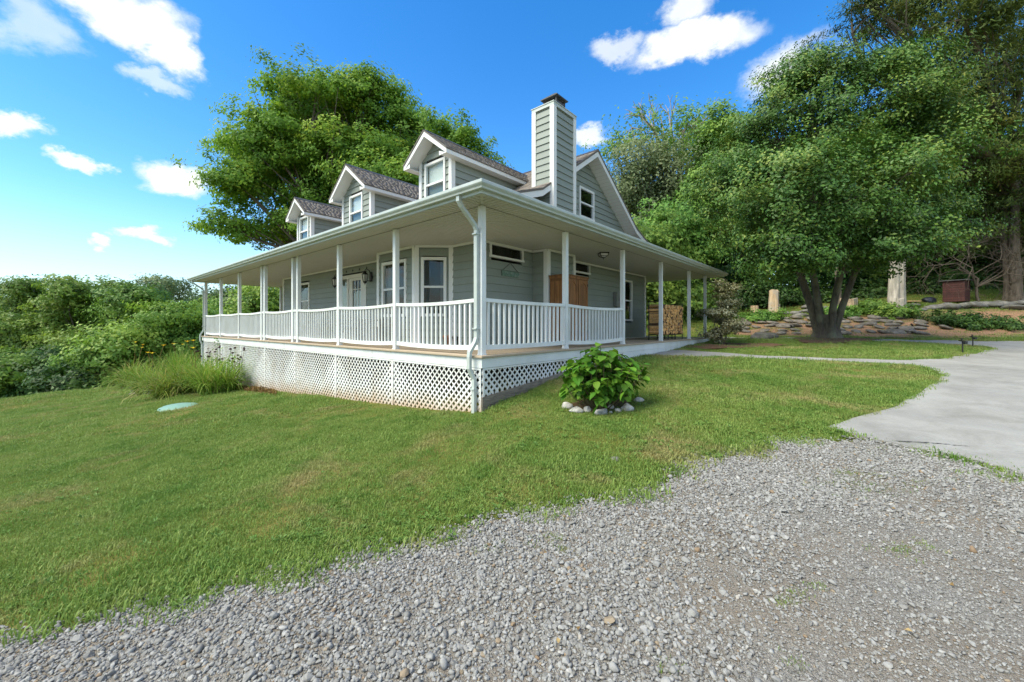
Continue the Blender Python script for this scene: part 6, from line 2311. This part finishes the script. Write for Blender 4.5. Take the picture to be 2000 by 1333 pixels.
# far-off woods that read as one mass
xs_ = np.concatenate([np.linspace(-260, 60, 46), np.linspace(20, 120, 14)])
lobes = []
for i, x in enumerate(xs_):
    y = (95 + 30 * rng.random()) if i < 46 else 70 + 30 * rng.random()
    zb_ = ground(x, y)
    h = rng.uniform(3.5, 5)
    lobes.append(((x, y, zb_ + h * .8), (8, 7, h)))
cen, P_, Nn, tone = crown_points(lobes, 5200, 14, 1.6, (.6, 1.0))
tag(leaves('far_woods', P_, Nn, rng.uniform(.5, .9, len(P_)), M['wood_mid'], None, .6, .14, None, tone), 'far-off band of woods along the horizon', 'woods', None, 'stuff')


# ------------------------------------------------------------------ lawn, weeds and gravel (nobody could count these)
def tuft(seed, n, R_, L_, wd, lean=.9):
    r = np.random.default_rng(seed)
    V, F_ = [], []
    for i in range(n):
        a_ = r.uniform(0, 6.28); rr = R_ * math.sqrt(r.random()); th = r.uniform(0, 6.28)
        p = np.array([rr * math.cos(a_), rr * math.sin(a_), -.006])
        o = np.array([math.cos(th), math.sin(th), 0]); s_ = np.array([-math.sin(th), math.cos(th), 0])
        l = L_ * r.uniform(.5, 1.15); ln = r.uniform(.1, lean)
        w_ = wd * r.uniform(.7, 1.3)
        m1 = p + o * l * .35 * ln + np.array([0, 0, l * .55]); m2 = p + o * l * ln * .95 + np.array([0, 0, l * (1 - .35 * ln)])
        k = len(V)
        V += [p - s_ * w_ / 2, p + s_ * w_ / 2, m1 - s_ * w_ * .45, m1 + s_ * w_ * .45, m2]
        F_ += [(k, k + 1, k + 3, k + 2), (k + 2, k + 3, k + 4)]
    me = bpy.data.meshes.new('grass_tuft'); me.from_pydata([tuple(v) for v in V], [], F_)
    return me


def rosette(seed, n, L_):
    r = np.random.default_rng(seed)
    mb = MB()
    for i in range(n):
        th = 2 * math.pi * i / n + r.uniform(-.4, .4)
        o = Vector((math.cos(th), math.sin(th), 0)); s_ = Vector((-math.sin(th), math.cos(th), 0)); up = Vector((0, 0, 1))
        l = L_ * r.uniform(.6, 1.2); el = r.uniform(.1, .9)
        d = o * math.cos(el) + up * math.sin(el)
        b_ = d * l * .25
        mb.add([b_, b_ + d * l * .45 + s_ * l * .24 + up * .004, b_ + d * l - up * l * .15, b_ + d * l * .45 - s_ * l * .24 + up * .004], [(0, 1, 2), (0, 2, 3)])
    return mb.mesh('weed')


def pebble(seed):
    r = random.Random(seed)
    bm = bmesh.new()
    ex, ey, ez = r.uniform(.9, 1.15), r.uniform(.65, .9), r.uniform(.45, .7)
    for i in range(20):
        d = Vector((r.gauss(0, 1), r.gauss(0, 1), r.gauss(0, 1))).normalized()
        k = r.uniform(.86, 1.08)
        bm.verts.new((d.x * ex * k, d.y * ey * k, d.z * ez * k))
    bmesh.ops.convex_hull(bm, input=list(bm.verts))
    for v in [v for v in bm.verts if not v.link_faces]: bm.verts.remove(v)
    me = bpy.data.meshes.new('pebble'); bm.to_mesh(me); bm.free()
    if seed % 2: me.polygons.foreach_set('use_smooth', [True] * len(me.polygons))
    return me


def sample(n, y0, y1):
    y = np.sqrt(rng.uniform(y0 * y0, y1 * y1, n))
    x = rng.uniform(-1.45, 1.45, n) * y + rng.uniform(-1.2, 1.2, n)
    return x, y


def keep_lawn(x, y):
    sg = sdist(x, y, GRAVEL) + nz(x, y, 1.6) * .22 + nz(x, y, 6, 3) * .10
    sd_ = sdist(x, y, DRIVE) + nz(x, y, 4, 2) * .03
    sh = sdist(x, y, HOUSE)
    sb_ = sdist(x, y, BANK) + nz(x, y, .8, 5) * 1.0
    k = (sg > rng.uniform(-.14, .12, len(x))) & (sd_ > 0.02) & (sh > .04)
    k &= (sb_ > -.2) | (rng.random(len(x)) < .16)
    for pl in (RING, BARE, HBED):
        sr_ = sdist(x, y, pl) + nz(x, y, 1.2, 6) * .35
        k &= (sr_ > 0) | (rng.random(len(x)) < .12)
    # thin, bare spots
    k &= rng.random(len(x)) > np.clip((nz(x, y, .9, 8) - .45) * 1.5, 0, .75)
    return k


tufts = [(tuft(500 + i, 24, .085, .031, .0042), M['grass']) for i in range(6)] + [(tuft(520 + i, 13, .06, .046, .005, .8), M['grass']) for i in range(2)]
PX, PY, PS = [], [], []
for (n, y0, y1, s0, s1) in ((76000, 1.0, 8, .8, 1.35), (60000, 8, 16, 1.2, 1.9), (38000, 16, 27, 1.8, 3.0)):
    x, y = sample(n, y0, y1)
    k = keep_lawn(x, y)
    PX.append(x[k]); PY.append(y[k]); edge = np.exp(-np.abs(sdist(x[k], y[k], GRAVEL)) / .16) + .8 * np.exp(-np.abs(sdist(x[k], y[k], DRIVE)) / .1)
    PS.append(rng.uniform(s0, s1, k.sum()) * (1 + .3 * nz(x[k], y[k], .7, 2) + .25 * (nz(x[k], y[k], 3.1, 5) > .35)) * (1 + .7 * edge * rng.random(k.sum())))
# tufts growing in the gravel and along the concrete
for (u, v, n, sp) in [(1080, 1055, 14, 20), (1095, 1076, 8, 14), (1760, 1075, 13, 26), (1800, 1070, 6, 16), (1550, 1160, 6, 10), (1606, 1150, 5, 8), (1535, 1178, 6, 10), (1552, 1302, 4, 8), (1700, 945, 50, 60),
                      (1650, 930, 30, 40), (1850, 893, 30, 26), (1905, 912, 30, 40), (1780, 880, 26, 30), (960, 1070, 8, 12), (700, 1110, 14, 16), (560, 1120, 14, 30), (1290, 985, 10, 20), (1965, 930, 16, 24), (1310, 1305, 4, 8)]:
    for _ in range(n):
        p = on_ground(u + random.gauss(0, sp), v + random.gauss(0, sp * .28))
        PX.append(np.array([p.x])); PY.append(np.array([p.y])); PS.append(np.array([random.uniform(.4, .8)]))
x, y, s_ = np.concatenate(PX), np.concatenate(PY), np.concatenate(PS)
n = len(x)
g = gn_scatter('grass', np.c_[x, y, ground_np(x, y)], np.c_[rng.normal(0, .12, n), rng.normal(0, .12, n), rng.uniform(0, 6.28, n)], s_, rng.choice(8, n, p=[.145] * 6 + [.065] * 2), tufts)
tag(g, 'short mown lawn grass with dry patches', 'grass', None, 'stuff')

weeds = [(rosette(600 + i, 8 + i % 3, .055), M['weed']) for i in range(5)]
x, y = sample(80000, 1.2, 11)
sg = sdist(x, y, GRAVEL)
pr = np.clip(np.exp(-np.clip(sg, 0, 9) / .55) * .55, 0, 1) * (nz(x, y, 1.3, 4) > -.1) + .10 * (nz(x, y, .8, 9) > .25)
k = keep_lawn(x, y) & (rng.random(len(x)) < pr * .75)
x, y = x[k], y[k]; n = len(x)
g = gn_scatter('lawn_weeds', np.c_[x, y, ground_np(x, y) + .012], np.c_[rng.normal(0, .15, n), rng.normal(0, .15, n), rng.uniform(0, 6.28, n)], rng.uniform(.35, .85, n), rng.integers(0, 5, n), weeds)
tag(g, 'broad-leaved weeds in the lawn along the gravel', 'weeds', None, 'stuff')

peb = [(pebble(700 + i), M['stone']) for i in range(12)]
GX, GY, GS = [], [], []
x = rng.uniform(-6, 7.5, 160000); y = rng.uniform(.9, 6.5, 160000)
sd_ = -sdist(x, y, GRAVEL) + nz(x, y, 2.2, 1) * .10
rut = np.clip((sd_ - 1.15 + nz(x, y, .9, 3) * .6 + np.clip(x, 0, 3) * .2) / .8, 0, 1)        # packed fine gravel away from the verge
vis = (np.abs(x) < 1.4 * y + .8)
k = vis & (sd_ > rng.uniform(-.16, .04, len(x))) & (rng.random(len(x)) > rut * .9)
GX.append(x[k]); GY.append(y[k]); GS.append(rng.uniform(.0085, .0175, k.sum()) * np.where(rng.random(k.sum()) < .03, 1.7, 1.0))
x = rng.uniform(-6, 7.5, 190000); y = rng.uniform(.9, 5.5, 190000)
sd_ = -sdist(x, y, GRAVEL) + nz(x, y, 2.2, 1) * .08
k = (np.abs(x) < 1.4 * y + .6) & (sd_ > .02)
GX.append(x[k]); GY.append(y[k]); GS.append(rng.uniform(.0035, .0095, k.sum()))
x, y, s_ = np.concatenate(GX), np.concatenate(GY), np.concatenate(GS)
n = len(x)
g = gn_scatter('gravel_stones', np.c_[x, y, ground_np(x, y) + s_ * rng.uniform(.1, .6, n)], np.c_[rng.normal(0, .35, n), rng.normal(0, .35, n), rng.uniform(0, 6.28, n)], s_, rng.integers(0, 12, n), peb)
tag(g, 'loose grey crushed stone of the gravel drive', 'gravel', None, 'stuff')

# single brown leaves and fallen bits on the gravel
C = []
for (u, v) in [(1775, 1243), (1130, 1238), (1045, 1215), (1065, 1088), (1860, 1150), (1745, 1000), (1090, 1262)]:
    p = on_ground(u, v); C.append((p.x, p.y, p.z + .02))
C = np.array(C)
tag(leaves('fallen_leaves', C, np.array([[0, 0, 1.]] * len(C)) + rng.normal(size=C.shape) * .3, .03, M['dry'], None, .7, .2), 'few brown fallen leaves on the gravel', 'leaves', None, 'stuff')
